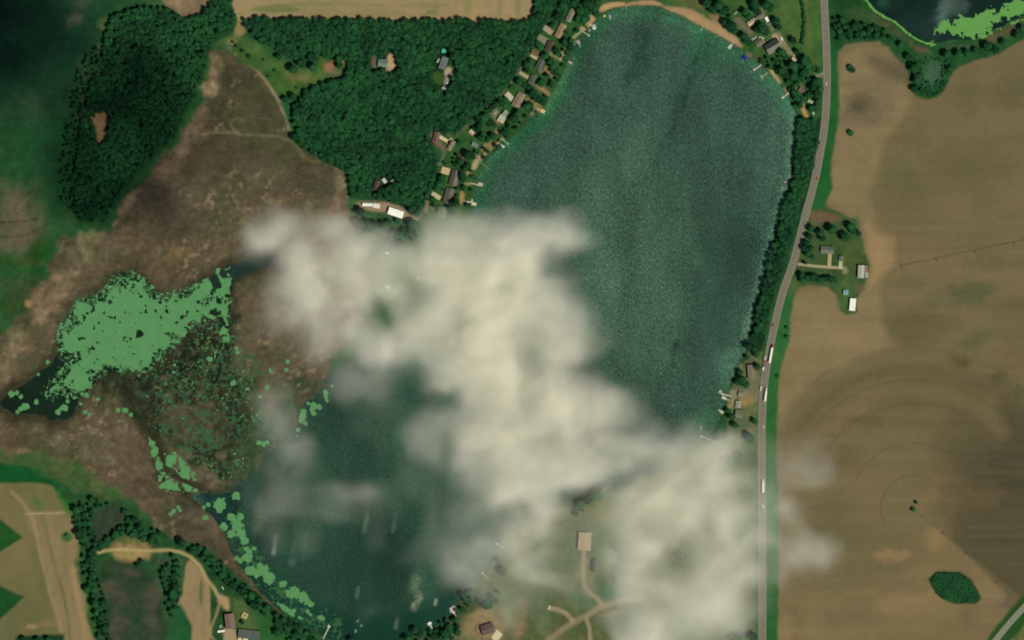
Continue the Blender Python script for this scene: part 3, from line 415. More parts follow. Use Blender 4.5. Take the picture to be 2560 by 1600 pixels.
# wheel tracks of the pivot irrigation
CX, CY = 2285, 1270
for r, a0, a1, aa in [(82, 150, 330, .8), (162, 205, 345, .8), (262, 215, 320, .75), (322, 215, 330, .7), (402, 230, 330, .45), (482, 240, 320, .3)]:
    stroke([(CX + r * math.cos(math.radians(t)), CY + r * math.sin(math.radians(t))) for t in range(a0, a1 + 1, 5)], 4, (80, 74, 50), aa * 0.6, 3, noise=0.5)
stroke([(CX + 290 * math.cos(math.radians(t)), CY + 290 * math.sin(math.radians(t))) for t in range(220, 325, 5)], 26, (122, 104, 72), 0.35, 14, noise=0.5)
stroke([(CX + 350 * math.cos(math.radians(t)), CY + 350 * math.sin(math.radians(t))) for t in range(215, 335, 5)], 24, (88, 80, 52), 0.5, 14, noise=0.5)
# east-west tillage streaks
m_ = np.isin(LAB, [lab('crop_field')])[..., None]
st = (fbm(26, 71, 4, 0.09, 1.5) - 0.5)[..., None] + 0.6 * (fbm(9, 72, 3, 0.06, 1.0) - 0.5)[..., None]
COVER = np.where(m_, COVER * (1 + 0.1 * st), COVER)
paint([(2320, 1448), (2340, 1428), (2400, 1430), (2430, 1450), (2454, 1496), (2440, 1508), (2385, 1510), (2345, 1490)], (22, 58, 32), None, 3, 1)
# --- verges, farmstead lawn, NE pond surroundings
VERGE = [(2072, -120), (2076, 60), (2084, 100), (2096, 118), (2092, 150), (2096, 200), (2099, 265), (2091, 330), (2079, 392), (2077, 440), (2081, 468), (2064, 512), (2036, 528), (2022, 524), (2036, 470), (2046, 410), (2056, 350), (2064, 270), (2066, 140)]
paint(VERGE, (24, 82, 38), 'road_verge', 4, 2, 14, mot=((44, 98, 46), 24, .7), grain=0.35)
paint([(2060, -120), (2200, -120), (2260, 60), (2310, 104), (2380, 108), (2440, 96), (2520, 60), (2600, 0), (2600, 80), (2530, 112), (2500, 134), (2432, 152), (2396, 166), (2382, 180), (2366, 216), (2345, 240), (2318, 248), (2290, 240), (2277, 222), (2274, 190), (2262, 165), (2222, 120), (2200, 102), (2160, 102), (2110, 110), (2092, 130), (2076, 100)], (24, 70, 34), 'meadow', 4, 3, 16, mot=((44, 84, 42), 30, .8), grain=0.5)
for q in [(2170, 40, 60, 14, (66, 82, 46), 0.7, 15), (2230, 70, 40, 10, (74, 80, 50), 0.7, 35), (2300, 122, 24, 7, (104, 84, 64), 0.8, 20), (2270, 100, 30, 8, (72, 84, 56), 0.6, 30), (2330, 185, 26, 30, (60, 96, 66), 0.8, 0), (2335, 175, 14, 24, (78, 100, 78), 0.5, 0), (2490, 90, 50, 10, (96, 84, 60), 0.7, -20), (2540, 60, 30, 10, (90, 82, 58), 0.7, -30), (2400, 118, 40, 6, (70, 86, 60), 0.6, 0), (2120, 10, 40, 20, (20, 62, 22), 0.6, 0), (2320, 225, 30, 14, (22, 76, 36), .6, 0)]: blob(q[0], q[1], q[2], q[3], q[4], q[5], q[6])
SVERGE = [(1982, 690), (2000, 690), (2004, 712), (1991, 726), (1976, 797), (1975, 846), (1955, 911), (1946, 960), (1941, 1064), (1940, 1200), (1946, 1320), (1944, 1420), (1944, 1760), (1912, 1760), (1912, 1300), (1908, 1100), (1912, 1000), (1922, 900), (1936, 820), (1958, 740)]
paint(SVERGE, (34, 90, 42), 'road_verge', 3, 2, 14, mot=((62, 108, 54), 40, .8), grain=0.35); paint([(1982, 690), (2000, 690), (2000, 712), (1988, 732), (1972, 740), (1974, 710)], (84, 92, 54), None, 6, 3, a=0.7)
paint([(1898, 1080), (1900, 1240), (1896, 1400), (1898, 1760), (1700, 1760), (1700, 1240), (1800, 1180)], (70, 94, 56), 'meadow', 10, 8, 40, mot=((110, 108, 74), 50, .8), grain=0.4)
FARM = [(2006, 540), (2030, 528), (2066, 520), (2100, 530), (2136, 548), (2152, 582), (2158, 630), (2174, 664), (2164, 702), (2144, 746), (2142, 782), (2112, 786), (2100, 776), (2092, 740), (2070, 716), (2030, 712), (2000, 712), (1984, 690), (1988, 640), (2004, 590)]
paint(FARM, (54, 82, 44), 'lawn', 4, 2, 20, mot=((72, 90, 48), 40, .7), grain=0.35)
for q in [(2060, 542, 44, 12, (108, 84, 62), 0.85, 8), (2036, 560, 12, 20, (96, 86, 62), .7, 0), (2140, 560, 12, 20, (48, 90, 48), .6, 0), (1998, 640, 8, 20, (84, 98, 46), .7, 15), (2110, 740, 22, 40, (66, 96, 48), .6, 0), (2115, 690, 5, 60, (92, 100, 56), .5, 0), (2115, 676, 7, 7, (150, 146, 104), .8, 0), (2150, 720, 14, 12, (96, 88, 62), .6, 0), (2020, 690, 40, 10, (30, 70, 36), .7, 0), (2132, 640, 30, 40, (80, 92, 46), .5, 0)]: blob(q[0], q[1], q[2], q[3], q[4], q[5], q[6], feather=6, warp=3)
# --- south shore
SOUTH = [(1100, 1600), (1160, 1480), (1200, 1440), (1250, 1400), (1240, 1350), (1330, 1290), (1440, 1265), (1540, 1230), (1700, 1120), (1830, 1100), (1900, 1100), (1898, 1760), (1060, 1760), (1040, 1600), (1030, 1580)]
paint(SOUTH, (64, 92, 54), 'meadow', 8, 8, 30, mot=((98, 98, 60), 50, .8), grain=0.45)
for q in [(1215, 1570, 60, 44, (142, 120, 84), 0.9, 0), (1195, 1535, 30, 16, (140, 120, 84), .8, 0), (1300, 1545, 14, 60, (140, 108, 76), .7, 5), (1280, 1530, 26, 40, (66, 96, 54), .6, 0), (1360, 1490, 60, 14, (76, 88, 52), .7, 0), (1340, 1460, 40, 20, (78, 90, 54), .6, 0), (1420, 1545, 40, 16, (84, 92, 54), .6, -20), (1500, 1560, 50, 14, (74, 88, 52), .6, -20), (1530, 1533, 30, 6, (140, 108, 76), .6, -10), (1510, 1270, 40, 20, (92, 100, 52), .8, -35), (1490, 1300, 40, 20, (96, 102, 54), .7, 0), (1470, 1440, 20, 50, (112, 112, 80), .7, 0), (1310, 1330, 26, 10, (120, 110, 78), .7, 0), (1330, 1380, 40, 14, (108, 106, 76), .5, 0), (1540, 1400, 40, 90, (52, 96, 54), .7, 0), (1530, 1470, 40, 20, (40, 90, 50), .8, 0)]: blob(q[0], q[1], q[2], q[3], q[4], q[5], q[6])
paint([(1090, 1500), (1170, 1470), (1240, 1490), (1220, 1520), (1160, 1540), (1120, 1600), (1040, 1620), (1060, 1580), (1110, 1550)], (46, 66, 42), None, 8, 6, a=0.7)
stroke([(1290, 1680), (1372, 1600), (1420, 1564), (1466, 1540), (1500, 1518), (1530, 1508), (1572, 1498), (1610, 1492)], 15, (132, 120, 90), 0.95, 4, 'gravel_road', grain=0.2)
stroke([(1506, 1513), (1492, 1494), (1476, 1484), (1462, 1466), (1458, 1430), (1460, 1380)], 11, (140, 130, 100), 0.95, 3, 'gravel_road'); stroke([(1432, 1552), (1416, 1534), (1396, 1524), (1374, 1520)], 11, (152, 136, 104), 0.95, 3, 'gravel_road'); stroke([(1466, 1546), (1474, 1570), (1478, 1640)], 9, (150, 136, 104), 0.95, 3, 'gravel_road')
# corner road verge
paint([(2440, 1640), (2476, 1590), (2520, 1530), (2556, 1490), (2700, 1350), (2760, 1500), (2560, 1720)], (40, 76, 30), 'road_verge', 4, 2, grain=0.35); paint([(2500, 1640), (2540, 1590), (2700, 1420), (2760, 1760), (2500, 1760)], (84, 96, 52), 'meadow', 5, 4, mot=((110, 110, 64), 30, .8))
blob(2505, 1512, 12, 20, (104, 94, 74), .6, 45)
# --- water bodies: masks from 0 (shore) to 1 (open water)
LAKE = [(1502, 38), (1520, 28), (1560, 18), (1600, 14), (1650, 18), (1700, 40), (1750, 66), (1800, 92), (1840, 116), (1866, 136), (1890, 150), (1912, 172), (1930, 196), (1952, 214), (1966, 240), (1984, 270), (1993, 305), (1990, 350), (1982, 390), (1976, 440), (1966, 480), (1951, 530), (1938, 585), (1920, 650), (1902, 720), (1884, 785), (1872, 830), (1866, 870), (1852, 900), (1840, 935), (1826, 960), (1822, 985), (1812, 1010), (1800, 1050), (1780, 1085), (1720, 1130), (1640, 1180), (1560, 1215), (1480, 1230), (1430, 1245), (1400, 1258), (1330, 1290), (1270, 1320), (1244, 1360), (1238, 1400), (1190, 1450), (1165, 1470), (1150, 1490), (1142, 1530), (1110, 1548), (1084, 1568), (1060, 1580), (1034, 1592), (990, 1600), (975, 1640), (970, 1720), (850, 1720), (840, 1640), (826, 1602), (806, 1590), (782, 1574), (740, 1556), (690, 1518), (650, 1480), (620, 1440), (596, 1410), (578, 1375), (560, 1330), (530, 1290), (500, 1262), (470, 1240), (500, 1228), (560, 1240), (620, 1200), (660, 1140), (712, 1085), (740, 1060), (756, 1012), (790, 975), (815, 940), (860, 900), (950, 860), (1040, 800), (1100, 720), (1150, 620), (1178, 545), (1190, 480), (1200, 430), (1224, 392), (1266, 356), (1312, 312), (1362, 274), (1380, 235), (1404, 190), (1422, 146), (1442, 98), (1472, 68)]
POND = [(0, 1012), (14, 994), (40, 975), (80, 945), (110, 925), (140, 900), (155, 870), (160, 820), (172, 785), (200, 756), (240, 744), (266, 726), (284, 698), (308, 684), (335, 684), (360, 700), (378, 728), (398, 742), (430, 742), (470, 728), (510, 706), (545, 680), (570, 662), (600, 652), (650, 640), (690, 636), (692, 656), (650, 672), (612, 682), (590, 700), (576, 730), (574, 780), (570, 830), (550, 815), (540, 790), (510, 790), (470, 800), (450, 850), (400, 900), (360, 930), (330, 920), (290, 925), (240, 940), (222, 975), (192, 1000), (185, 1030), (160, 1050), (130, 1055), (115, 1035), (70, 1035), (30, 1040)]
CHANNEL = [(290, 925), (312, 930), (330, 985), (360, 1040), (392, 1080), (404, 1120), (414, 1165), (452, 1190), (510, 1222), (550, 1236), (540, 1262), (500, 1258), (450, 1222), (400, 1196), (388, 1150), (382, 1104), (350, 1064), (316, 1010)]
NEPOND = [(2160, -140), (2166, -10), (2180, 18), (2208, 38), (2236, 54), (2262, 76), (2288, 96), (2316, 108), (2344, 108), (2370, 100), (2410, 98), (2448, 94), (2502, 68), (2560, 40), (2640, 0), (2700, -140)]
PUDDLE = ell(2330, 178, 15, 20)
def wmask(polys, feather, warp):
    M = np.zeros((NY, NX))
    for p in polys:
        iy, ix, m = pmask(chaikin(p, 1), feather, warp, 18, 8); M[iy, ix] = np.maximum(M[iy, ix], m)
    return M
M_LAKE = wmask([LAKE], 6, 2.5)
_w = wmask([LAKE], 9, 15); _k = smooth(880, 800, X) * smooth(1260, 1210, Y); M_LAKE = M_LAKE * (1 - _k) + _w * _k; M_POND = wmask([POND], 7, 6); M_CHAN = wmask([CHANNEL[:3] + [(320, 950), (350, 1010), (330, 985)]], 5, 6) * 0; M_NE = wmask([NEPOND], 5, 2)
SHORE = np.maximum.reduce([M_LAKE, M_POND, M_CHAN * 0.9, M_NE])
mm = np.isin(LAB, [lab('marsh')]).astype(float)
mm = (mm + np.roll(mm, 1, 0) + np.roll(mm, -1, 0) + np.roll(mm, 1, 1) + np.roll(mm, -1, 1)) / 5
tx = 0.34 * (fbm(30, 101, 4) - .5) + 0.3 * (fbm(9, 102, 3) - .5) + .3 * (fbm(70, 103, 3) - .5) - .05
COVER = COVER * (1 + mm * tx)[..., None]
wz = np.zeros_like(mm); iy, ix, m = pmask(WEEDY, 30, 20, 40); wz[iy, ix] = m
fl = (smooth(.66, .86, fbm(9, 104, 4)) * smooth(.5, .72, fbm(80, 105, 3)) * .62 * mm * (1 - wz))[..., None]; COVER = COVER * (1 - fl) + alb((142, 126, 94)) * fl
gv = (smooth(.55, .8, fbm(70, 106, 4)) * .4 * mm)[..., None]; COVER = COVER * (1 - gv) + alb((62, 72, 40)) * gv
dp = np.minimum(seg_dist(POND, X, Y, True), seg_dist(CHANNEL, X, Y, True) * 1.8); pe = (mm * (1 - smooth(2, 34, dp + 16 * (fbm(20, 107, 3) - .5))) * .8)[..., None]; COVER = COVER * (1 - pe) + alb((40, 42, 24)) * pe
gt = np.isin(LAB, [lab('meadow'), lab('lawn')])[..., None]; COVER = np.where(gt, COVER * (1 + (.3 * (fbm(18, 108, 4) - .5) + .25 * (fbm(7, 109, 3) - .5))[..., None]), COVER)
wet = (SHORE * (1 - SHORE) * 4)[..., None] * 0.35
COVER = COVER * (1 - wet) + alb((52, 62, 40)) * wet * 1.0            # damp rim
COVER = COVER * (1 - (SHORE > 0.6)[..., None] * 0.5)
GZ = -0.8 * SHORE
LAB = np.where(SHORE > 0.62, lab('lake_bed'), LAB)
gmat = ground_material()
def sheet(name, cells, zgrid, colgrid, gr, m, kind='structure'):
    """one mesh from chosen grid cells"""
    iy, ix = np.nonzero(cells)
    a = iy * NX + ix; q = np.stack([a + NX, a + NX + 1, a + 1, a], 1)
    u, inv = np.unique(q, return_inverse=True); q = inv.reshape(-1, 4)
    vy, vx = np.divmod(u, NX)
    co = np.stack([(gx[vx] - 1280) * S, (800 - gy[vy]) * S, zgrid[vy, vx]], 1)
    me = bpy.data.meshes.new(name); me.vertices.add(len(u)); me.vertices.foreach_set('co', co.ravel().astype(np.float32))
    me.loops.add(q.size); me.polygons.add(len(q)); me.loops.foreach_set('vertex_index', q.ravel().astype(np.int32))
    me.polygons.foreach_set('loop_start', np.arange(0, q.size, 4, dtype=np.int32))
    me.update(calc_edges=True); me.validate()
    ca = me.attributes.new('cover', 'FLOAT_COLOR', 'POINT'); c4 = np.ones((len(u), 4), np.float32); c4[:, :3] = colgrid[vy, vx]; ca.data.foreach_set('color', c4.ravel())
    ga = me.attributes.new('grain', 'FLOAT', 'POINT'); ga.data.foreach_set('value', gr[vy, vx].astype(np.float32))
    me.materials.append(m); o = obj(name, me); tag(o, kind=kind); return o
CL = LAB[:-1, :-1]
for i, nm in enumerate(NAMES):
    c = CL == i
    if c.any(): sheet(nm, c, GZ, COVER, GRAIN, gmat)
# far country outside the frame
fb = MB(); fb.face([(-9000, -9000, -1.6), (9000, -9000, -1.6), (9000, 9000, -1.6), (-9000, 9000, -1.6)])
tag(fb.build('ground', mat('far_meadow', (62, 84, 48), 0.95, 0.4, 0.01)), kind='structure')

# --- water colour: depth, weed and wind streaks
WC = np.zeros((NY, NX, 3)); WG = np.full((NY, NX), 0.74)
WC[:] = alb((52, 79, 63))
def wpaint(poly, c, f=30, a=1.0, warp=16, chop=None, sc=50):
    iy, ix, m = pmask(poly, f, warp, sc, 21)
    w = (m * a)[..., None]; WC[iy, ix] = WC[iy, ix] * (1 - w) + alb(c) * w
    if chop is not None: WG[iy, ix] = WG[iy, ix] * (1 - m * a) + chop * m * a
wpaint([(600, 1000), (1240, 880), (1300, 1300), (1180, 1480), (1000, 1720), (780, 1720), (560, 1340), (480, 1240)], (42, 72, 54), 40, 1, chop=0.5)
wpaint([(560, 1330), (700, 1290), (1010, 1300), (1050, 1430), (1000, 1520), (840, 1530), (700, 1470)], (29, 60, 44), 50, 0.8, chop=0.4)
wpaint([(560, 1360), (640, 1420), (760, 1500), (900, 1560), (1100, 1500), (1160, 1460), (1000, 1720), (800, 1720), (600, 1480)], (15, 58, 40), 30, 0.95, chop=0.1)
wpaint([(480, 1220), (600, 1200), (600, 1340), (540, 1330)], (18, 50, 42), 16, 0.9, chop=0.15)
wpaint([(760, 930), (1060, 890), (1040, 1000), (900, 1040), (740, 1080)], (40, 70, 54), 40, 0.5)
wpaint([(1400, 480), (1560, 380), (1700, 480), (1780, 640), (1740, 860), (1600, 980), (1460, 900), (1400, 640)], (62, 90, 68), 90, 0.6, 40)
wpaint([(1780, 560), (1860, 560), (1840, 760), (1760, 900), (1740, 760)], (42, 72, 58), 60, 0.7, 30, chop=0.3)
# shallows
for pts, w_, c, a in [([(1500, 36), (1440, 105), (1420, 150), (1400, 195), (1376, 245), (1360, 280), (1310, 320), (1262, 362), (1222, 400), (1196, 440), (1186, 540)], 60, (38, 88, 54), 0.9), ([(1430, 150), (1404, 200), (1376, 250), (1366, 275)], 22, (70, 116, 76), 0.6), ([(1262, 358), (1226, 392), (1200, 440), (1190, 480)], 26, (62, 104, 72), 0.55), ([(1502, 40), (1600, 24), (1700, 50), (1800, 100), (1880, 156), (1950, 220), (1985, 280)], 40, (52, 100, 68), 0.7), ([(1840, 130), (1740, 140), (1760, 100)], 60, (40, 92, 60), 0.5), ([(1985, 280), (1990, 340), (1978, 440), (1950, 540), (1918, 660), (1882, 800), (1866, 872)], 34, (58, 98, 78), 0.7), ([(1830, 950), (1815, 900), (1860, 880)], 44, (72, 112, 88), 0.6), ([(1740, 1080), (1800, 1040), (1815, 985)], 60, (54, 98, 66), 0.7), ([(1182, 470), (1182, 560)], 40, (38, 82, 66), .5)]:
    ds = seg_dist(pts, X, Y); m = (1 - smooth(0, w_, ds)) * a; m = (m * (0.55 + 0.9 * fbm(24, 33, 4)))[..., None]; m = np.clip(m, 0, 1); WC = WC * (1 - m) + alb(c) * m
# surf along the windward east shore
ds = seg_dist([(1993, 300), (1988, 350), (1976, 440), (1952, 525), (1920, 650), (1888, 770), (1870, 840)], X, Y); m = np.clip((1 - smooth(2, 26, ds)) * 1.1 * fbm(7, 35, 3), 0, 0.8)[..., None]; WC = WC * (1 - m) + alb((92, 124, 98)) * m
WG = np.where(ds < 30, 0.85, WG)
# broad wind patches, north-south streaks
s1 = (fbm(170, 41, 4, 1.3, 0.5) - 0.5)[..., None]; s2 = (fbm(44, 42, 4, 1.2, 0.22) - 0.5)[..., None]; WC = WC * (1 + 0.46 * s1 + 0.3 * s2)
for pts, w_, a in [([(1610, 90), (1600, 160), (1570, 200)], 26, .55), ([(1740, 150), (1720, 230), (1690, 290), (1680, 330), (1640, 400)], 16, .6), ([(1500, 130), (1490, 220), (1484, 280)], 12, .4), ([(1900, 560), (1880, 700)], 30, .35), ([(1690, 860), (1680, 930)], 14, .6), ([(1960, 440), (1930, 570)], 26, .35)]:
    d_ = seg_dist(pts, X, Y); m = np.clip((1 - smooth(0, w_ * 1.3, d_)) * a * 1.4 * fbm(16, 43, 3), 0, 1)[..., None]; WC = WC * (1 - m) + alb((26, 60, 46)) * m
for x, y0, y1, w_, c, a in [(653, 1250, 1330, 12, (92, 110, 86), .7), (690, 1340, 1385, 5, (120, 132, 112), .9), (745, 1310, 1410, 10, (76, 104, 84), .6), (770, 1300, 1400, 10, (60, 92, 74), .5), (920, 1270, 1330, 7, (84, 108, 88), .6), (990, 1280, 1330, 6, (80, 106, 90), .6), (895, 1470, 1495, 5, (92, 116, 100), .8), (1045, 1430, 1480, 16, (96, 120, 92), .7), (993, 1545, 1570, 5, (104, 128, 108), .8), (1090, 1500, 1512, 4, (160, 168, 140), .9), (930, 1515, 1530, 10, (60, 92, 76), .7)]:
    d_ = seg_dist([(x, y0), (x - (y1 - y0) * 0.15, y1)], X, Y); m = (np.clip((1 - smooth(0, w_ * 1.6, d_)) * a * .85 * (.25 + 1.1 * fbm(22, 46, 4)) * smooth(y1 + 14, y1 - 4, Y) * smooth(y0 - 40, y0 + (y1 - y0) * .7, Y), 0, 1))[..., None]; WC = WC * (1 - m) + alb(c) * m
iy, ix, m = pmask([(1048, 1482), (1056, 1490), (1050, 1510), (1034, 1526), (1026, 1520), (1036, 1504)], 8, 6, 12); w = (m * .6 * (.4 + fbm(9, 47, 3)[iy, ix]))[..., None]; WC[iy, ix] = WC[iy, ix] * (1 - w) + alb((158, 158, 134)) * w
wm = water_material()
WZ = np.full((NY, NX), -0.4)
cell = lambda M, t: (np.maximum.reduce([M[:-1, :-1], M[1:, :-1], M[:-1, 1:], M[1:, 1:]]) > t)
sheet('lake', cell(M_LAKE, 0.03), WZ, WC, WG, wm)
PC = np.zeros_like(WC); w = fbm(40, 44, 4)[..., None]; PC[:] = alb((11, 30, 15)) * (1 - w) + alb((20, 40, 24)) * w
m = smooth(470, 560, X)[..., None] * (1 - smooth(690, 740, Y))[..., None]; PC = PC * (1 - m * .6) + alb((36, 56, 48)) * m * .6
sheet('pond', cell(np.maximum(M_POND, M_CHAN * 0.9), 0.03) & ~cell(M_LAKE, 0.03), WZ, PC, np.full_like(WG, 0.3), wm)
NC = np.zeros_like(WC); w = fbm(60, 45, 4)[..., None]; NC[:] = alb((6, 30, 22)) * (1 - w) + alb((20, 46, 37)) * w
for q in [(2360, 30, 16, 40, (84, 110, 96), .8), (2390, 10, 30, 26, (72, 90, 80), .6), (2320, 70, 30, 30, (30, 54, 46), .6), (2205, 6, 12, 10, (48, 92, 64), .6)]:
    iy, ix, m = pmask(ell(*q[:4], 15), 14, 8, 16); w = (m * q[5])[..., None]; NC[iy, ix] = NC[iy, ix] * (1 - w) + alb(q[4]) * w
sheet('north_pond', cell(M_NE, 0.03), WZ, NC, np.full_like(WG, 0.25), wm)

# ------------------------------------------------------------------ floating weed, cell by cell (2 photo pixels)
NEAR = np.minimum.reduce([np.roll(np.roll(SHORE, a, 0), b, 1) for a in (-1, 0, 1) for b in (-1, 0, 1)])
def weed(name, label, x0, x1, y0, y1, func, c, c2, step=2.0, z=-0.36):
    ax = np.arange(x0, x1, step); ay = np.arange(y0, y1, step); QX, QY = np.meshgrid(ax, ay)
    on = func(QX + step / 2, QY + step / 2); iy, ix = np.nonzero(on); n = len(iy)
    x = ax[ix]; y = ay[iy]
    co = np.zeros((n, 4, 3)); 
    for k, (dx, dy) in enumerate(((0, step), (step, step), (step, 0), (0, 0))):
        co[:, k, 0] = (x + dx - 1280) * S; co[:, k, 1] = (800 - y - dy) * S; co[:, k, 2] = z
    # weld shared corners so that the mat is one skin
    key = np.round(co[:, :, 0] / S * 4).astype(np.int64) * 100000 + np.round(co[:, :, 1] / S * 4).astype(np.int64)
    u, first, inv = np.unique(key.ravel(), return_index=True, return_inverse=True)
    v = co.reshape(-1, 3)[first]; q = inv.reshape(-1, 4)
    jx = np.clip(np.round((v[:, 0] / S + 1280 - GX0) / GS).astype(int), 0, NX - 1); jy = np.clip(np.round((800 - v[:, 1] / S - GY0) / GS).astype(int), 0, NY - 1)
    v[:, 2] = np.where(NEAR[jy, jx] > .55, z, 0.06)
    v[:, 2] += 0.02 * vnoise(v[:, 0] * .5, v[:, 1] * .5, 4)
    v[:, 0] += (vnoise(v[:, 0] * 1.3, v[:, 1] * 1.3, 5) - .5) * step * S * .7; v[:, 1] += (vnoise(v[:, 0] * 1.3, v[:, 1] * 1.3, 6) - .5) * step * S * .7
    me = bpy.data.meshes.new(name); me.from_pydata(v.tolist(), [], q.tolist()); me.update()
    m = mat(name, c, 0.9, 0.1, 0.3); m2 = m.node_tree
    nz = [n_ for n_ in m2.nodes if n_.type == 'TEX_NOISE'][0]
    mx = m2.nodes.new('ShaderNodeMix'); mx.data_type = 'RGBA'; mx.inputs[6].default_value = (*alb(c), 1); mx.inputs[7].default_value = (*alb(c2), 1)
    n3 = m2.nodes.new('ShaderNodeTexNoise'); n3.inputs['Scale'].default_value = 0.09; n3.inputs['Detail'].default_value = 9; n3.inputs['Roughness'].default_value = .7
    tc = [n_ for n_ in m2.nodes if n_.type == 'TEX_COORD'][0]; m2.links.new(tc.outputs['Object'], n3.inputs['Vector']); m2.links.new(n3.outputs['Fac'], mx.inputs['Factor'])
    m2.links.new(mx.outputs[2], m2.nodes['Principled BSDF'].inputs['Base Color'])
    me.materials.append(m); return tag(obj(name, me), label, 'water plants', kind='stuff')
MAT = [(198, 765), (238, 754), (272, 731), (288, 706), (323, 690), (352, 706), (370, 720), (376, 744), (397, 752), (436, 741), (466, 735), (489, 723), (520, 735), (512, 770), (480, 800), (462, 816), (430, 858), (391, 888), (352, 926), (331, 908), (300, 914), (265, 908), (250, 926), (225, 930), (220, 958), (206, 976), (185, 982), (170, 966), (127, 982), (140, 962), (159, 948), (172, 919), (180, 902), (159, 872), (158, 840), (164, 813), (185, 805)]
RSC = [(500, 700), (548, 670), (572, 665), (572, 720), (566, 800), (574, 850), (560, 870), (540, 800), (470, 810), (440, 850), (480, 780)]
CIR = [(550, 1261, 16), (550, 1273, 10), (591, 1240, 10), (579, 1293, 11), (599, 1293, 9), (558, 1316, 10), (593, 1314, 14), (586, 1303, 10), (579, 1336, 11), (601, 1331, 11), (612, 1351, 10), (606, 1342, 9), (513, 1295, 8), (619, 1394, 12), (601, 1402, 7), (592, 1396, 5), (627, 1427, 12), (635, 1371, 6), (623, 1380, 8), (616, 1372, 6), (656, 1424, 14), (674, 1446, 14), (645, 1433, 11), (666, 1436, 11), (650, 1414, 8), (708, 1460, 9), (736, 1478, 12), (722, 1483, 9), (728, 1488, 9), (742, 1490, 7), (759, 1492, 12), (768, 1504, 9), (754, 1500, 7), (776, 1511, 7), (783, 1510, 4), (703, 1514, 6), (711, 1520, 8), (718, 1526, 6), (695, 1510, 4), (730, 1534, 8), (735, 1527, 5), (748, 1544, 4), (753, 1547, 4), (770, 1528, 5), (776, 1537, 4), (801, 1543, 6), (807, 1547, 5), (894, 1552, 3), (903, 1564, 3), (889, 1578, 4), (380, 1109, 8), (385, 1132, 9), (397, 1168, 8), (391, 1122, 5), (394, 1155, 5), (428, 1150, 12), (422, 1160, 8), (436, 1142, 7), (463, 1172, 11), (458, 1186, 9), (468, 1190, 8), (456, 1158, 8), (423, 1210, 13), (410, 1213, 9), (436, 1217, 9), (402, 1216, 6), (462, 1214, 6), (468, 1222, 6), (490, 1226, 5), (434, 1277, 6), (427, 1285, 5), (446, 1268, 5), (450, 1276, 4), (520, 1262, 6), (510, 1268, 5),
       (757, 1042, 8), (759, 1030, 8), (752, 1052, 6), (784, 1014, 9), (780, 1024, 6), (799, 1018, 7), (784, 1033, 6), (770, 1008, 4), (815, 990, 6), (814, 980, 6), (817, 1000, 5), (719, 904, 6), (716, 925, 5), (680, 930, 5), (676, 924, 4), (668, 969, 6), (650, 992, 4), (746, 1074, 5), (764, 1058, 5), (742, 1090, 3), (830, 965, 4), (660, 1112, 6), (668, 1106, 5), (648, 1106, 7), (63, 1016, 9), (52, 1022, 6), (44, 1030, 6), (29, 985, 8), (42, 982, 6), (52, 992, 5), (91, 1005, 6), (161, 1020, 9), (154, 1022, 6), (144, 1030, 8), (169, 1004, 6), (168, 992, 4), (201, 1009, 4), (217, 988, 6), (214, 1030, 5), (224, 1036, 4), (296, 1026, 6), (313, 1027, 7), (328, 1037, 5), (524, 898, 7), (437, 912, 4), (434, 930, 3), (415, 960, 3), (96, 936, 4), (120, 905, 5), (150, 932, 5), (246, 998, 5), (583, 958, 7), (590, 870, 6), (594, 882, 5), (568, 850, 7), (562, 845, 5), (618, 972, 5), (580, 962, 4)]
def duck(px, py):
    r = np.zeros(px.shape, bool)
    sd = seg_dist(MAT, px, py, True) * np.where(inside(MAT, px, py), 1, -1)
    n1 = fbm(13, 51, 3, 1.0, 1.0, px, py); n2 = fbm(26, 52, 4, 1.02, 1.0, px, py)
    r |= (sd + (n2 - 0.5) * 34 > 2) & ((n1 > 0.2) | (sd > 26) & (n1 > 0.06)) & (np.hypot((px - 348) / 11, (py - 836) / 12) + (n1 - .5) * .9 > 1)
    sd2 = seg_dist(RSC, px, py, True) * np.where(inside(RSC, px, py), 1, -1)
    r |= (sd2 + 22 * (n2 - .5) > 0) & (n1 * 0.7 + n2 * 0.3 > 0.53)
    n4 = fbm(7, 53, 3, 1.04, 1.0, px, py)
    WP = [(360, 930), (440, 860), (480, 800), (560, 740), (600, 860), (640, 960), (670, 1060), (650, 1150), (560, 1210), (470, 1140), (400, 1080), (300, 1010)]
    sd3 = seg_dist(WP, px, py, True) * np.where(inside(WP, px, py), 1, -1); n5 = fbm(5, 56, 2, 1.07, 1.0, px, py); n6 = fbm(48, 57, 3, 1.03, 1.0, px, py)
    r |= (sd3 > 0) & (n5 > 1.09 - .2 * n6)
    CH = [(370, 1090), (410, 1130), (440, 1130), (490, 1180), (500, 1225), (440, 1235), (400, 1225), (392, 1170)]
    sd4 = seg_dist(CH, px, py, True) * np.where(inside(CH, px, py), 1, -1); r |= (sd4 > 0) & (fbm(8, 58, 3, 1.05, 1.0, px, py) > .6) & (seg_dist([(392, 1090), (412, 1160), (455, 1200), (510, 1225)], px, py) > 5)
    r |= (np.abs(seg_dist(MAT, px, py, True)) < 16) & (n5 > .68)
    for cx, cy_, cr in CIR: r |= np.hypot(px - cx, py - cy_) < cr * (0.72 + 0.56 * n4)
    return r
weed('duckweed', 'pale green duckweed covering the dark pond and drifting along the marsh shore', 0, 930, 650, 1600, duck, (68, 124, 78), (98, 154, 88))
ALG = [(2340, 72), (2362, 58), (2410, 40), (2470, 28), (2520, 14), (2600, -30), (2620, 0), (2560, 30), (2500, 56), (2446, 92), (2420, 90), (2390, 86), (2344, 84)]
RIB = [(2165, 0), (2185, 25), (2211, 42), (2237, 55), (2261, 76), (2288, 97), (2317, 109), (2338, 112)]
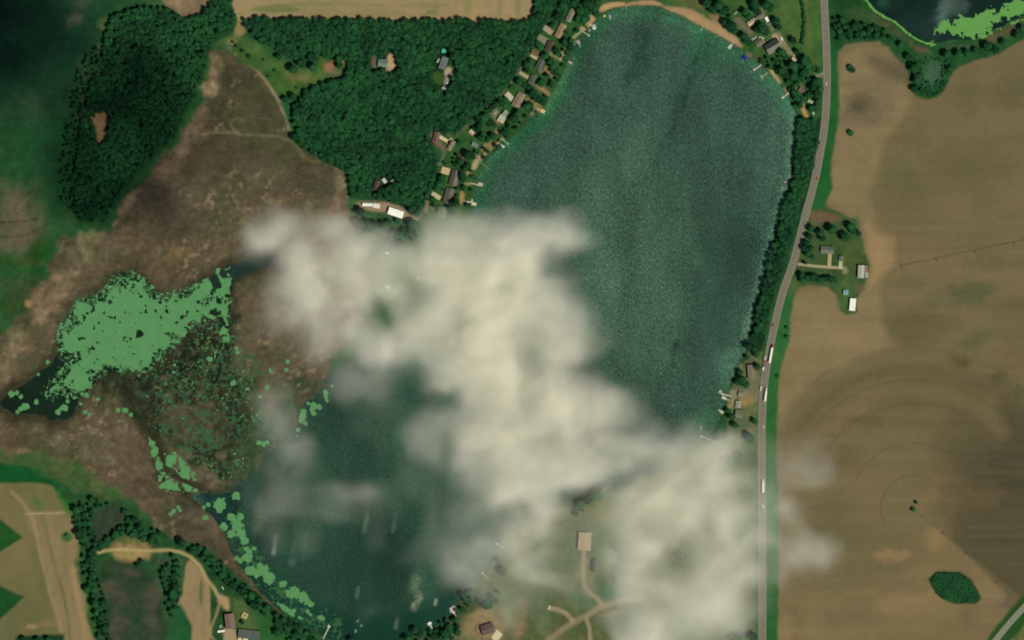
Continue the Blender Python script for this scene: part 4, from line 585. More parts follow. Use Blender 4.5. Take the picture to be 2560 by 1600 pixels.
def algae(px, py):
    n1 = fbm(9, 61, 4, 1.01, 1.0, px, py); n2 = fbm(20, 62, 4, 1.01, 1.0, px, py)
    sd = seg_dist(ALG, px, py, True) * np.where(inside(ALG, px, py), 1, -1)
    r = (sd + (n1 - 0.5) * 26 + (n2 - .5) * 14 > 1)
    r |= (seg_dist(RIB, px, py) < 1.6 + 2.6 * n1) | ((np.hypot(px - 2330, py - 110) < 8) & (n1 > .5))
    r |= (seg_dist([(2450, 96), (2500, 72), (2560, 46)], px, py) < 4) & (n1 > .55)
    return r
def sunk(px, py):
    n1 = fbm(6, 64, 3, 1.03, 1.0, px, py); n2 = fbm(30, 65, 3, 1.03, 1.0, px, py)
    d = np.abs(seg_dist(MAT, px, py, True)); r = (d < 26) & (n1 > .5 + .012 * d)
    dd = seg_dist([(590, 1300), (612, 1380), (660, 1440), (712, 1500), (790, 1545), (840, 1570)], px, py); r |= (dd < 34) & (n1 > .58 + .008 * dd)
    WP = [(380, 930), (470, 810), (560, 745), (620, 880), (720, 960), (740, 1020), (690, 1110), (600, 1200), (500, 1200), (400, 1090)]
    r |= inside(WP, px, py) & (n1 > .92 - .36 * n2)
    return r & ~duck(px, py)
weed('sunken_weed', 'dark half-sunken green weed fringing the duckweed and speckling the marsh', 0, 860, 660, 1600, sunk, (34, 68, 40), (60, 104, 62), z=-.375)
weed('algae', 'bright lime green algae along the edge of the north-east pond', 2150, 2580, -20, 130, algae, (84, 146, 62), (104, 156, 80))
# ------------------------------------------------------------------ roads and paved slabs
def strip(name, pts, w, z0, z1, m, kind='structure', sm=2, off=0.0):
    pts = chaikin(pts, sm, False); v = []; f = []
    for i, p in enumerate(pts):
        a = pts[max(0, i - 1)]; b = pts[min(len(pts) - 1, i + 1)]; d = Vector((b[0] - a[0], b[1] - a[1])).normalized(); n = Vector((-d.y, d.x))
        for s in (-1, 1):
            q = (p[0] + n.x * (off + s * w / 2), p[1] + n.y * (off + s * w / 2)); v += [P(*q, z0), P(*q, z1)]
    for i in range(len(pts) - 1):
        a = 4 * i; b = a + 4
        f += [(a + 1, a + 3, b + 3, b + 1), (a, a + 1, b + 1, b), (a + 3, a + 2, b + 2, b + 3)]
    me = bpy.data.meshes.new(name); me.from_pydata([tuple(x) for x in v], [], f); me.materials.append(m)
    bm = bmesh.new(); bm.from_mesh(me); bmesh.ops.recalc_face_normals(bm, faces=bm.faces)
    if sum(fc.normal.z for fc in bm.faces) < 0: bmesh.ops.reverse_faces(bm, faces=bm.faces)
    bm.to_mesh(me); bm.free(); return tag(obj(name, me), kind=kind)
HWY = [(2058, -140), (2060, 0), (2064, 70), (2067, 145), (2068, 200), (2066, 265), (2061, 320), (2053, 370), (2044, 420), (2032, 472), (2018, 522), (2006, 570), (1993, 622), (1981, 665), (1956, 731), (1940, 797), (1931, 840), (1923, 880), (1915, 925), (1908, 985), (1905, 1064), (1904, 1117), (1905, 1220), (1906, 1340), (1906, 1600), (1906, 1740)]
strip('road_shoulder', HWY, 19, -0.3, 0.06, mat('gravel_shoulder', (124, 124, 102), 0.95, 0.2, 0.6))
strip('road', HWY, 13, -0.2, 0.12, mat('asphalt', (114, 109, 94), 0.9, 0.14, 0.25, bump=0.2))
paintm = mat('road_paint', (140, 137, 122), 0.8, 0.2, 0.8); yel = mat('road_yellow', (168, 140, 70), 0.8, 0.2, 0.8)
for off in (-5.9, 5.9): strip('edge_line', HWY, 0.3, 0.1, 0.128, paintm, off=off)
strip('centre_line', HWY, 0.35, 0.1, 0.128, yel)
CRD = [(2420, 1690), (2484, 1607), (2520, 1562), (2562, 1516), (2700, 1370)]
strip('road_shoulder', CRD, 15, -0.3, 0.06, mat('gravel_shoulder', (128, 126, 100), 0.95, 0.2, 0.6)); strip('road', CRD, 11, -0.2, 0.12, mat('asphalt_grey', (124, 128, 104), 0.9, 0.14, 0.25))
strip('dirt_lane', [(1994, 660), (2010, 662), (2040, 666), (2104, 670), (2110, 669)], 7, -0.2, 0.05, mat('packed_gravel', (156, 146, 108), 0.95, 0.15, 0.4))
strip('drive', [(2075, 634), (2074, 650), (2073, 668)], 9.5, -0.2, 0.07, mat('concrete', (170, 152, 114), 0.9, 0.1, 0.3)); strip('drive', [(2102, 653), (2101, 672)], 9, -0.2, 0.07, mat('concrete_pale', (178, 176, 138), 0.9, 0.1, 0.3))
FOOT = []
def slab(name, x1, y1, x2, y2, w, c, h=0.1):
    a, b = P(x1, y1), P(x2, y2); d = (b - a); L = d.length / 2; mb = MB(); mb.box(-L, L, -w * S / 2, w * S / 2, -0.3, h)
    o = mb.build(name, mat('concrete_%02x%02x' % (c[0], c[2]), c, 0.9, 0.1, 0.35)); o.location = (a + b) / 2; o.rotation_euler = (0, 0, math.atan2(d.y, d.x)); return tag(o, kind='structure')
for q in [(1360, 67, 1380, 83, 14, (160, 140, 112)), (1345, 92, 1368, 105, 17, (118, 122, 94)), (1327, 137, 1345, 147, 9, (178, 162, 124)), (1299, 181, 1322, 195, 9.5, (156, 148, 112)), (1266, 233, 1283, 250, 13, (188, 182, 146)), (1098, 341, 1127, 358, 9, (196, 182, 134)), (1119, 360, 1130, 346, 8, (186, 174, 128)), (1104, 424, 1124, 430, 17, (188, 168, 126)), (1080, 483, 1101, 496, 11, (184, 172, 132)), (1235, 1600, 1250, 1580, 19, (200, 190, 152)), (1867, 62, 1890, 46, 0, 0), (596, 1597, 610, 1597, 0, 0)]:
    if q[4]: slab('driveway', *q[:5], q[5]); FOOT.append(((q[0] + q[2]) / 2, (q[1] + q[3]) / 2, math.hypot(q[2] - q[0], q[3] - q[1]) / 2, q[4] / 2, math.atan2(q[3] - q[1], q[2] - q[0])))

# ------------------------------------------------------------------ buildings
def building(name, label, cat, x1, y1, x2, y2, w, roofc, wallc=(150, 146, 130), eave=2.9, pitch=0.36, ribbed=False, chimney=True, group=None, flat=False, roofc2=None, over=0.45):
    """gabled building whose ridge runs from (x1,y1) to (x2,y2) in photo pixels, w pixels wide"""
    a, b = P(x1, y1), P(x2, y2); d = b - a; L = d.length / 2; H = w * S / 2
    t = thing(name, label, cat, ((a.x + b.x) / 2, (a.y + b.y) / 2, 0), math.atan2(d.y, d.x), group)
    wallm = mat('siding', wallc, 0.85, 0.08, 0.6); top = eave + H * pitch; l, h = L - over, H - over
    mb = MB(); mb.hexa([(-l, -h, -0.3), (l, -h, -0.3), (l, h, -0.3), (-l, h, -0.3)], [(-l, -h, eave), (l, -h, eave), (l, h, eave), (-l, h, eave)])
    if not flat:
        zt = eave + h * pitch * 0.98
        for s in (-1, 1): mb.hexa([(s * l, -h, eave), (s * (l - .15), -h, eave), (s * (l - .15), h, eave), (s * l, h, eave)], [(s * l, 0, zt), (s * (l - .15), 0, zt), (s * (l - .15), 0, zt), (s * l, 0, zt)])
    mb.build('wall', wallm, t)
    rm = roof_mat(roofc, ribbed); th = 0.16; e = eave - over * pitch + 0.12
    if flat:
        r = MB().box(-L, L, -H, H, eave, eave + 0.25).build('roof', rm, t)
    else:
        r = None
        for s, rc in ((-1, roofc), (1, roofc2 or roofc)):
            m_ = MB(); m_.hexa([(-L, s * H, e), (L, s * H, e), (L, 0, e + H * pitch), (-L, 0, e + H * pitch)], [(-L, s * H, e + th), (L, s * H, e + th), (L, s * 0.02, e + H * pitch + th), (-L, s * 0.02, e + H * pitch + th)])
            me = m_.mesh('roof_slope', roof_mat(rc, ribbed)); bm = bmesh.new(); bm.from_mesh(me); bmesh.ops.recalc_face_normals(bm, faces=bm.faces); bm.to_mesh(me); bm.free()
            r = obj('roof_slope', me, t)
        MB().box(-L, L, -0.16, 0.16, e + H * pitch + th - 0.06, e + H * pitch + th + 0.06).build('ridge_cap', rm, t)
    if chimney and not flat:
        zc = e + H * pitch; ch = MB().box(L * .3, L * .3 + .8, -0.9, -0.1, zc - 0.7, zc + 0.9).build('chimney', mat('brick', (112, 78, 64), .9, .2, 2), r)
    dk = mat('window_glass', (38, 46, 52), 0.15, 0.05, 1); dm = mat('door_paint', (92, 60, 46), 0.7, 0.1, 1)
    for s in (-1, 1):
        for k in (-0.55, 0.5):
            MB().box(k * l - .6, k * l + .6, s * (h + .03) - .04, s * (h + .03) + .04, 1.0, 2.1).build('window', dk, t)
    if name in ('barn', 'shed', 'garage'):
        MB().box(l - .02, l + .06, -min(1.8, h * .6), min(1.8, h * .6), 0, min(2.6, eave - .2)).build('sliding_door', mat('door_sheet', (150, 148, 138), .6, .08, 1), t)
    else:
        MB().box(-.5, .5, -h - .08, -h - .005, 0, 2.05).build('door', dm, t)
    return t
MARKS = []   # landmarks used when trees are described: (x, y, name)
def B(name, label, cat, x1, y1, x2, y2, w, roofc, mark=None, **k):
    t = building(name, label, cat, x1, y1, x2, y2, w, roofc, **k)
    if mark: MARKS.append(((x1 + x2) / 2, (y1 + y2) / 2, mark))
    FOOT.append(((x1 + x2) / 2, (y1 + y2) / 2, math.hypot(x2 - x1, y2 - y1) / 2 + 2, w / 2 + 2, math.atan2(y2 - y1, x2 - x1)))
    return t
# lake road row, from the north
B('house', 'long narrow house with grey-tan roof, northernmost of the lake road row', 'house', 1434, 23, 1419, 54, 14, (126, 124, 100), 'long grey-tan house')
B('house', 'long tan-brown roofed house just below the long grey-tan house', 'house', 1410, 60, 1393, 94, 17, (152, 128, 98), 'tan-brown roofed house', roofc2=(140, 122, 92))
B('house', 'small dark brown roofed house among trees beside a greenish driveway', 'house', 1379, 104, 1370, 128, 18, (78, 70, 54), 'dark brown lake house')
B('house', 'brown roofed garage-like house with a cream apron on its lower side', 'house', 1329, 128, 1346, 136, 15, (112, 92, 64), 'brown house with cream apron', eave=2.6)
B('house', 'slate grey roofed house with a pinkish patio at its lake end', 'house', 1356, 148, 1344, 174, 17, (74, 82, 78), 'slate grey lake house', roofc2=(84, 90, 84))
B('patio_cover', 'low pinkish patio roof at the end of the slate grey house', 'patio cover', 1349, 174, 1354, 182, 11, (112, 96, 84), chimney=False, eave=2.2, pitch=.12)
B('house', 'mossy grey roofed house south of the curved pale driveway', 'house', 1339, 188, 1328, 212, 20, (84, 94, 78), 'mossy grey lake house')
B('house', 'large weathered tan roofed house beside the bright pale driveway', 'house', 1306, 233, 1287, 267, 21, (132, 120, 98), 'large weathered tan house', roofc2=(126, 116, 92))
B('house', 'house with pale mint-grey roof joined to a cream roofed half', 'house', 1258, 281, 1270, 290, 18, (140, 154, 130), 'pale mint-grey house', pitch=.2)
B('house', 'cream roofed half-house below the pale mint-grey roof', 'house', 1247, 293, 1262, 302, 18, (182, 176, 146), 'cream half-house', pitch=.2, chimney=False)
B('shed', 'small peach and white roofed shed by the lake road trees', 'shed', 1174, 326, 1184, 336, 10, (196, 150, 120), 'peach shed', chimney=False, eave=2.3, roofc2=(190, 186, 170))
B('house', 'reddish brown roofed house at the west end of a cream T-shaped driveway', 'house', 1094, 330, 1087, 358, 15, (106, 82, 66), 'reddish brown roadside house')
B('house', 'plain tan roofed house crossing the foot of the T-shaped driveway', 'house', 1135, 352, 1121, 376, 11, (132, 124, 96), 'plain tan roadside house', chimney=False)
B('cottage', 'small pale grey-green cottage roof near the tan shore yard', 'cottage', 1180, 358, 1195, 366, 11, (116, 132, 112), 'small grey-green cottage')
B('house', 'dark grey-brown gabled house beside the square cream driveway', 'house', 1141, 425, 1131, 464, 21, (86, 80, 68), 'grey-brown house by square driveway', roofc2=(108, 102, 88))
B('house', 'large brown-grey gabled house directly south of the grey-brown one', 'house', 1127, 471, 1117, 509, 22, (92, 90, 72), 'brown-grey gabled house', roofc2=(100, 94, 78))
B('house', 'faded green roofed house at the cloud edge, south end of the lake road row', 'house', 1108, 517, 1102, 544, 22, (92, 108, 82), 'faded green house')
# houses in the east wood
B('house', 'grey-green roofed house alone in a tan clearing of the wood', 'house', 945, 158, 970, 158, 20, (106, 130, 110), 'grey-green clearing house', roofc2=(98, 120, 106))
B('house', 'green-grey roofed house in the wood with a teal canopy at its north end', 'house', 1114, 143, 1104, 173, 17, (112, 130, 112), 'green-grey woodland house', roofc2=(92, 104, 98))
B('canopy', 'bright teal square canopy north of the green-grey woodland house', 'canopy', 1104, 127, 1115, 127, 10, (70, 176, 150), 'teal canopy', chimney=False, eave=2.2, pitch=.25)
B('house', 'dark brown roofed house hidden among trees north of the white sheds', 'house', 945, 452, 939, 475, 13, (82, 72, 58), 'hidden dark brown house')
B('shed', 'small glinting white shed roof beside the hidden dark brown house', 'shed', 957, 447, 965, 457, 9, (196, 200, 178), 'glinting white shed', chimney=False, eave=2.3, ribbed=True)
B('shed', 'tiny pale grey shed roof under trees east of the glinting white one', 'shed', 979, 450, 983, 458, 7, (132, 144, 130), chimney=False, eave=2.2)
# white sheds in the gravel yard
B('shed', 'long thin bright white metal shed, west end of the gravel yard', 'shed', 906, 511, 932, 511.5, 8, (246, 244, 226), 'long white shed', chimney=False, ribbed=True, eave=3.2, pitch=.14, roofc2=(214, 222, 200))
B('shed', 'squarish off-white metal shed in the middle of the gravel yard', 'shed', 933, 513, 950, 516, 12, (222, 220, 198), 'squarish off-white shed', chimney=False, ribbed=True, eave=3.2, pitch=.14)
B('barn', 'large bright white roofed machine shed, east end of the gravel yard', 'barn', 971, 526, 1008, 538, 18, (246, 246, 228), 'large white machine shed', chimney=False, ribbed=True, eave=4.2, pitch=.12)
# north-east lots
B('house', 'warm cream roofed garage wing facing the dark gravel court', 'house', 1870, 62, 1889, 49, 12, (184, 166, 130), 'cream garage wing', chimney=False, eave=2.7)
B('house', 'grey roofed house wing continuing the cream garage wing', 'house', 1889, 50, 1909, 36, 11, (118, 120, 102), 'grey house wing')
B('trailer', 'gleaming white travel trailer parked at the top of the north-east drive', 'trailer', 1914, 43, 1921, 54, 7, (252, 252, 244), 'gleaming white trailer', chimney=False, ribbed=True, eave=2.6, pitch=.06)
B('house', 'small grey gabled house between lakeside trees, beside the big green-grey roof', 'house', 1908, 99, 1890, 113, 17, (92, 98, 78), 'small grey gabled house', roofc2=(108, 106, 84))
B('house', 'big green-grey hipped house with a deep shadowed north slope', 'house', 1916, 126, 1949, 106, 27, (112, 118, 96), 'big green-grey house', eave=4.0, pitch=.5, roofc2=(62, 68, 62))  # shade of the north slope put into its second roof colour
B('shed', 'small bright white flat shed roof above the small grey gabled house', 'shed', 1898, 93, 1909, 97, 5, (222, 222, 198), chimney=False, eave=2.3)
B('garage', 'little pale sand roofed garage alone among dense north-east trees', 'garage', 1980, 145, 1990, 152, 8, (186, 172, 142), 'pale sand garage', chimney=False, eave=2.4)
B('house', 'pinkish grey roofed house deep in the trees beside the highway', 'house', 1998, 222, 2012, 230, 12, (112, 96, 86), 'pinkish grey house')
B('cottage', 'pale narrow cottage roof near the highway, north of the orange sand strip', 'cottage', 2020, 251, 2032, 257, 7, (160, 166, 136), 'pale narrow cottage', chimney=False)
B('shed', 'tiny pale green-grey shed on the lawn behind the north beach', 'shed', 1834, 36, 1843, 29, 6, (118, 138, 110), 'tiny beach shed', chimney=False, eave=2.2)
B('shed', 'tiny pale box shed beside the orange sand strip', 'shed', 2032, 280, 2035, 287, 5, (156, 176, 146), chimney=False, eave=2.2)
# the farmstead east of the highway
B('farmhouse', 'grey roofed farmhouse at the head of the cross-shaped concrete drive', 'farmhouse', 2052, 624, 2084, 626, 18, (112, 112, 96), 'grey farmhouse', roofc2=(96, 98, 88))
B('garage', 'small green-grey roofed garage above the pale stub of the farm drive', 'garage', 2103, 640, 2103, 652, 11, (96, 112, 92), 'green-grey farm garage', chimney=False)
B('barn', 'pale silver metal barn on the east edge of the farm lawn', 'barn', 2153, 663, 2152, 695, 16, (166, 166, 148), 'silver barn', chimney=False, ribbed=True, eave=4.4, pitch=.18)
B('lean_to', 'rusty red lean-to roof along the east side of the silver barn', 'lean-to', 2165, 664, 2164, 681, 8, (136, 104, 92), chimney=False, ribbed=True, eave=3.0, pitch=.1)
B('shed', 'pale blue-grey lean-to shed at the south-east corner of the silver barn', 'shed', 2166, 681, 2166, 694, 8, (142, 158, 140), chimney=False, ribbed=True, eave=2.8, pitch=.1)
B('shed', 'small square pale blue shed above the long white barn', 'shed', 2108, 730.5, 2121, 731, 13, (112, 152, 146), 'pale blue shed', chimney=False, ribbed=True, eave=2.8, pitch=.15)
B('barn', 'long brilliant white metal barn at the south tip of the farm lawn', 'barn', 2133, 746, 2130, 777, 15, (250, 250, 234), 'brilliant white barn', chimney=False, ribbed=True, eave=4.0, pitch=.14, roofc2=(226, 228, 208))
# lakeside east
B('house', 'large brown-grey flat-gabled house with deep shadow beside the highway bend', 'house', 1877, 912, 1880, 948, 19, (120, 112, 90), 'large brown-grey lakeside house', chimney=False, eave=4.2, pitch=.2)
B('house', 'pale beige square roofed house beside the pair of white docks', 'house', 1846, 1002, 1845, 1020, 13, (148, 146, 124), 'pale beige lakeside house', pitch=.25)
B('house', 'dim grey-olive roofed house just south of the pale beige one', 'house', 1838, 1034, 1857, 1036, 20, (110, 112, 90), 'dim grey-olive house')
B('house', 'warm grey roofed house west of the orange drive near the docks', 'house', 1846, 984, 1862, 988, 12, (132, 130, 108), 'warm grey lakeside house', chimney=False, pitch=.2)
# south-west farm
B('barn', 'long rusty brown metal barn with black shadow along two sides', 'barn', 573, 1534, 577, 1571, 24, (112, 92, 78), 'rusty brown barn', chimney=False, ribbed=True, eave=5.2, pitch=.16, roofc2=(116, 90, 74))
B('house', 'dark slate long house at the lower edge beside the rusty brown barn', 'house', 596, 1583, 650, 1589, 22, (76, 88, 80), 'dark slate farmhouse', roofc2=(92, 102, 92), eave=3.6)
B('shed', 'cream roofed shed touching the south side of the dark slate house', 'shed', 595, 1598, 605, 1598, 9, (214, 196, 158), chimney=False, eave=2.6, pitch=.1)
B('shed', 'yellowish cream shed beside the first cream shed at the lower edge', 'shed', 608, 1597, 620, 1597, 9, (206, 202, 164), chimney=False, eave=2.5, pitch=.1)
B('trailer', 'long white trailer parked west of the rusty brown barn', 'trailer', 544, 1579, 562, 1577, 5.5, (236, 230, 206), 'long white farm trailer', chimney=False, eave=2.9, pitch=.05)
B('shed', 'little pale grey shed above the long white trailer', 'shed', 548, 1566, 555, 1565, 8, (142, 146, 124), chimney=False, eave=2.4)
# south shore
B('house', 'dark brown house with a rounded deck in a tan yard on the south shore', 'house', 1204, 1577, 1234, 1568, 26, (92, 80, 68), 'dark brown south house', eave=4.0)
B('house_wing', 'short dark cross wing on the north side of the south shore house', 'house wing', 1226, 1560, 1233, 1573, 13, (82, 74, 62), chimney=False, eave=3.8)
B('barn', 'big pale tan barn roof showing through a gap in the cloud', 'barn', 1463, 1331, 1460, 1376, 32, (158, 140, 102), 'big tan barn', chimney=False, ribbed=True, eave=4.6, pitch=.12, roofc2=(150, 134, 98))
B('shed', 'dark narrow shed south-east of the big tan barn', 'shed', 1486, 1398, 1482, 1428, 11, (52, 62, 52), 'dark narrow shed', chimney=False, eave=3.0)
B('shed', 'small white roof seen through the cloud south of the white sheds', 'shed', 963, 632, 973, 634, 4, (250, 246, 226), chimney=False, ribbed=True, eave=3)
B('shed', 'faint cream shed roof under the cloud, south of the small white one', 'shed', 964, 716, 973, 719, 7, (214, 206, 176), chimney=False, eave=3)
B('cabin', 'small orange-tan cabin roof glimpsed under the middle of the cloud', 'cabin', 1041, 693, 1050, 696, 8, (190, 130, 100), chimney=False)
# round deck of the south shore house, stacked pallets
def deck_round():
    t = thing('deck', 'rounded brown wooden deck wrapped round the south shore house', 'deck', P(1203, 1574), 0)
    mb = MB(); n = 18; c = []
    for i in range(n + 1):
        q = math.pi * (0.5 + i / n); c.append((math.cos(q), math.sin(q)))
    for i in range(n): mb.hexa([(8 * c[i][0], 8 * c[i][1], .6), (5 * c[i][0], 5 * c[i][1], .6), (5 * c[i + 1][0], 5 * c[i + 1][1], .6), (8 * c[i + 1][0], 8 * c[i + 1][1], .6)], [(8 * c[i][0], 8 * c[i][1], .8), (5 * c[i][0], 5 * c[i][1], .8), (5 * c[i + 1][0], 5 * c[i + 1][1], .8), (8 * c[i + 1][0], 8 * c[i + 1][1], .8)])
    mb.build('platform', mat('deck_wood', (120, 106, 74), .9, .2, 1.5), t); rl = MB()
    for i in range(0, n + 1, 2): rl.cyl((7.9 * c[i][0], 7.9 * c[i][1], .0), (7.9 * c[i][0], 7.9 * c[i][1], 1.8), .07, seg=6)
    for i in range(n): rl.cyl((7.9 * c[i][0], 7.9 * c[i][1], 1.75), (7.9 * c[i + 1][0], 7.9 * c[i + 1][1], 1.75), .06, seg=6)
    rl.build('railing', mat('rail_wood', (150, 140, 104), .9, .2, 1.5), t)
deck_round()
t = thing('woodpile', 'square cream stack of timber with a dark hollow on the farm lawn', 'timber stack', P(612, 1539), math.radians(-28))
for (x0, x1, y0, y1) in [(-4, 4, 1.2, 3.8), (-4, 4, -3.8, -1.2), (-4, -1, -1.2, 1.2), (1.2, 4, -1.2, 1.2)]: MB().box(x0 + .03, x1 - .03, y0 + .03, y1 - .03, 0, 1.4 + rnd.random() * .5).build('timber_bundle', mat('cut_timber', (176, 164, 112), .9, .2, 1.2), t)

# ------------------------------------------------------------------ docks, lifts, boats
wood = mat('dock_boards', (176, 168, 144), .85, .14, 1.5); post = mat('dock_post', (110, 104, 90), .9, .15, 2)
def dock(label, x1, y1, x2, y2, w=3.2, plat=None, c=None):
    a, b = P(x1, y1), P(x2, y2); d = b - a; L = d.length; m_ = mat('dock_boards_%d' % (c[0] + c[2]), c, .85, .14, 1.5) if c else wood
    t = thing('dock', label, 'dock', (a.x, a.y, 0), math.atan2(d.y, d.x)); hw = w * S / 2
    n = max(3, int(L / 3))
    for i in range(n): MB().box(L * i / n + .02, L * (i + 1) / n - .02, -hw, hw, .32, .44).build('deck_section', m_, t)
    pm = MB()
    for i in range(n + 1):
        for s in (-1, 1): pm.cyl((min(L - .1, max(.1, L * i / n)), s * (hw - .08), -1.0), (min(L - .1, max(.1, L * i / n)), s * (hw - .08), .8), .07, seg=6)
    pm.build('post', post, t)
    if plat:
        px, py, pl, pw = plat; q = Matrix.Rotation(-math.atan2(d.y, d.x), 3, 'Z') @ (P(px, py) - a)
        MB().box(q.x - pl * S / 2, q.x + pl * S / 2, q.y - pw * S / 2, q.y + pw * S / 2, .34, .5).build('platform', m_, t)
        pm2 = MB()
        for sx in (-1, 1):
            for sy in (-1, 1): pm2.cyl((q.x + sx * (pl * S / 2 - .1), q.y + sy * (pw * S / 2 - .1), -1), (q.x + sx * (pl * S / 2 - .1), q.y + sy * (pw * S / 2 - .1), .9), .08, seg=6)
        pm2.build('platform_post', post, t)
    MARKS.append(((x1 + x2) / 2, (y1 + y2) / 2, None))
    return t
dock('slim pale dock with a small end platform, below the tan shore path', 1456, 78, 1472, 88, 2.2, (1472, 88.5, 5, 5))
dock('short dock leading to white boat lifts by the north-west beach corner', 1474, 60, 1484, 68, 2.4, (1486, 70, 8, 9), (188, 200, 180))
dock('short mint dock stub south of the lake road lawns', 1447, 107, 1451, 118, 2.6, None, (136, 168, 140))
dock('crooked pale dock beside the narrow tan beach strip', 1415, 150, 1428, 158, 3.2, (1427, 157.5, 6, 5))
dock('short walkway ending in a square sand-coloured platform', 1342, 271, 1353, 277, 2.4, (1357, 278, 11, 9), (206, 176, 128))
dock('thin mint dock, northern one of the pair at the sea wall', 1257, 349, 1270, 360, 2.2, (1270, 360, 4, 4), (140, 172, 138))
dock('thin white-ended dock, southern one of the pair at the sea wall', 1245, 353, 1257, 366, 2.2, (1258, 366.5, 7, 5), (196, 200, 176))
dock('long faint dock slanting from the tan yard corner', 1199, 404, 1224, 425, 2, None, (96, 128, 98))
dock('pale dock with a big square platform east of the grey-brown house', 1176, 458, 1195, 462, 3, (1201, 461, 12, 9))
dock('cream dock with an end platform east of the brown-grey gabled house', 1159, 503, 1181, 506, 3, (1185, 510, 12, 8), (204, 190, 150))
dock('hairline pale dock at the middle of the north beach', 1565, 12, 1565, 24, 1.8, None, (140, 150, 120))
dock('pale dock pointing south-west from the broad end of the north beach', 1759, 62, 1752, 78, 2.4, None, (160, 166, 134))
dock('white dock with a long platform at the east end of the beach', 1835, 105, 1827, 115, 2.4, (1825, 117, 12, 8), (176, 186, 160))
dock('sturdy pale dock below the blue canopied boat', 1905, 161, 1887, 174, 3.6, (1886, 174, 7, 6))
dock('thin dock with a T-shaped head beside the little sandy beach', 1919, 181, 1905, 192, 2, (1904, 193, 3, 10), (168, 160, 132))
dock('dock with a bright end by the tan bank near the highway trees', 1972, 232, 1960, 242, 2.4, (1957, 244, 6, 5), (188, 192, 166))
dock('lone straight dock on the wooded east shore', 1984, 462, 1960, 454, 2.6)
dock('grey-green dock south of the white surf on the east shore', 1848, 946, 1829, 937, 3, None, (120, 136, 106))
dock('bright thin dock, upper one of the pair by the beige house', 1829, 991, 1806, 985, 2.2, (1806, 985, 5, 4), (196, 202, 178))
dock('dock with a broad pontoon, lower one of the pair by the beige house', 1823, 1001, 1816, 998, 2.4, (1810, 995, 12, 7), (192, 188, 162))
dock('angled pale dock alone south of the beige house', 1796, 1024, 1806, 1031, 3, (1804, 1030, 10, 7), (180, 178, 152))
dock('long faint dock half hidden by the cloud edge', 1793, 1107, 1754, 1091, 2, (1753, 1091, 5, 5), (176, 186, 160))
dock('straight dock with a square head at the south-west shore', 808, 1597, 822, 1568, 2.4, (822.5, 1566, 6, 6), (206, 190, 162))
dock('stubby white dock on the south shore', 1082, 1573, 1076, 1563, 3, (1074, 1559, 7, 10), (224, 222, 206))
dock('walkway ending in a wide cream boat platform on the south shore', 1144, 1546, 1135, 1533, 2.6, (1134, 1524, 16, 15), (204, 192, 166))
dock('thin dock with a bright head at the cloud edge on the south-east shore', 1264, 1373, 1242, 1360, 2.2, (1241, 1359, 5, 5), (168, 184, 156))
dock('faint dock in the veil of cloud by the southern point', 1222, 1450, 1206, 1432, 2.2, (1206, 1433, 6, 5), (170, 150, 126))
def boat(label, x, y, ang, L, W, hullc, topc=None, name='boat', cat='boat'):
    t = thing(name, label, cat, P(x, y, -0.4), math.radians(ang)); l, w = L * S / 2, W * S / 2
    mb = MB(); pts = [(-l, -w), (l * .35, -w), (l * .8, -w * .55), (l, 0), (l * .8, w * .55), (l * .35, w), (-l, w)]
    mb.hexa([(x_ * .92, y_ * .75, -0.25) for x_, y_ in pts], [(x_, y_, .75) for x_, y_ in pts]); mb.build('hull', mat('hull', hullc, .3, .05, 1), t)
    MB().hexa([(x_ * .86, y_ * .78, .752) for x_, y_ in pts], [(x_ * .86, y_ * .78, .78) for x_, y_ in pts]).build('floor', mat('boat_floor', (150, 146, 134), .8, .1, 1), t)
    for k in (-.45, .1): MB().box(l * k - .25, l * k + .25, -w * .7, w * .7, .785, 1.05).build('seat', mat('boat_seat', (190, 186, 176), .7, .05, 1), t)
    MB().box(-l - .5, -l + .05, -.22, .22, .2, 1.2).build('motor', mat('motor', (40, 40, 42), .4, .05, 1), t)
    if topc:
        for sx in (-.6, .5):
            for s in (-1, 1): pass
        MB().box(-l * .85, l * .75, -w, w, 2.0, 2.1).build('canopy', mat('canopy_cloth', topc, .8, .06, 1), t)
        pm = MB()
        for sx in (-.75, .65):
            for s in (-1, 1): pm.cyl((l * sx, s * w * .85, .7), (l * sx, s * w * .85, 2.0), .04, seg=6)
        pm.build('canopy_frame', mat('boat_rail', (180, 180, 176), .4, .05, 1), t)
    return t
boat('pontoon boat under a deep blue canopy beside the east beach shore', 1861, 144, 48, 17, 9, (120, 140, 150), (18, 44, 116))
boat('small grey-blue boat with pale bow afloat off the beach corner', 1525, 43, -80, 12, 5, (150, 160, 176))
boat('pinkish grey boat on a lift beside the mint dock stub', 1446, 106, -45, 12, 7, (182, 164, 148))
boat('small white boat with cyan tint moored to the cream dock', 1180, 502, 84, 10, 4.5, (190, 216, 214))
boat('round-bowed white boat moored off the bright thin dock', 1801, 979, 60, 9, 7.5, (184, 192, 168))
boat('white boat cluster on the lift by the north-west beach corner', 1485, 64, 20, 9, 6, (200, 208, 190))
boat('tiny white boat beside the slim pale dock', 1474, 75.5, 30, 6, 4, (170, 176, 150))
boat('white boat stored on land beside the green-grey woodland house', 1096, 151, 62, 12, 4, (206, 214, 190))
boat('white boat on a trailer at the south end of the woodland drive', 1111, 223, -52, 13, 7, (212, 208, 184))
boat('pale boat drifting alone near the cloud edge in the south-east bay', 1752, 1068, 100, 13, 3, (110, 160, 130))
boat('white boat on the wide cream boat platform', 1130, 1525, 52, 13, 4, (214, 210, 190))
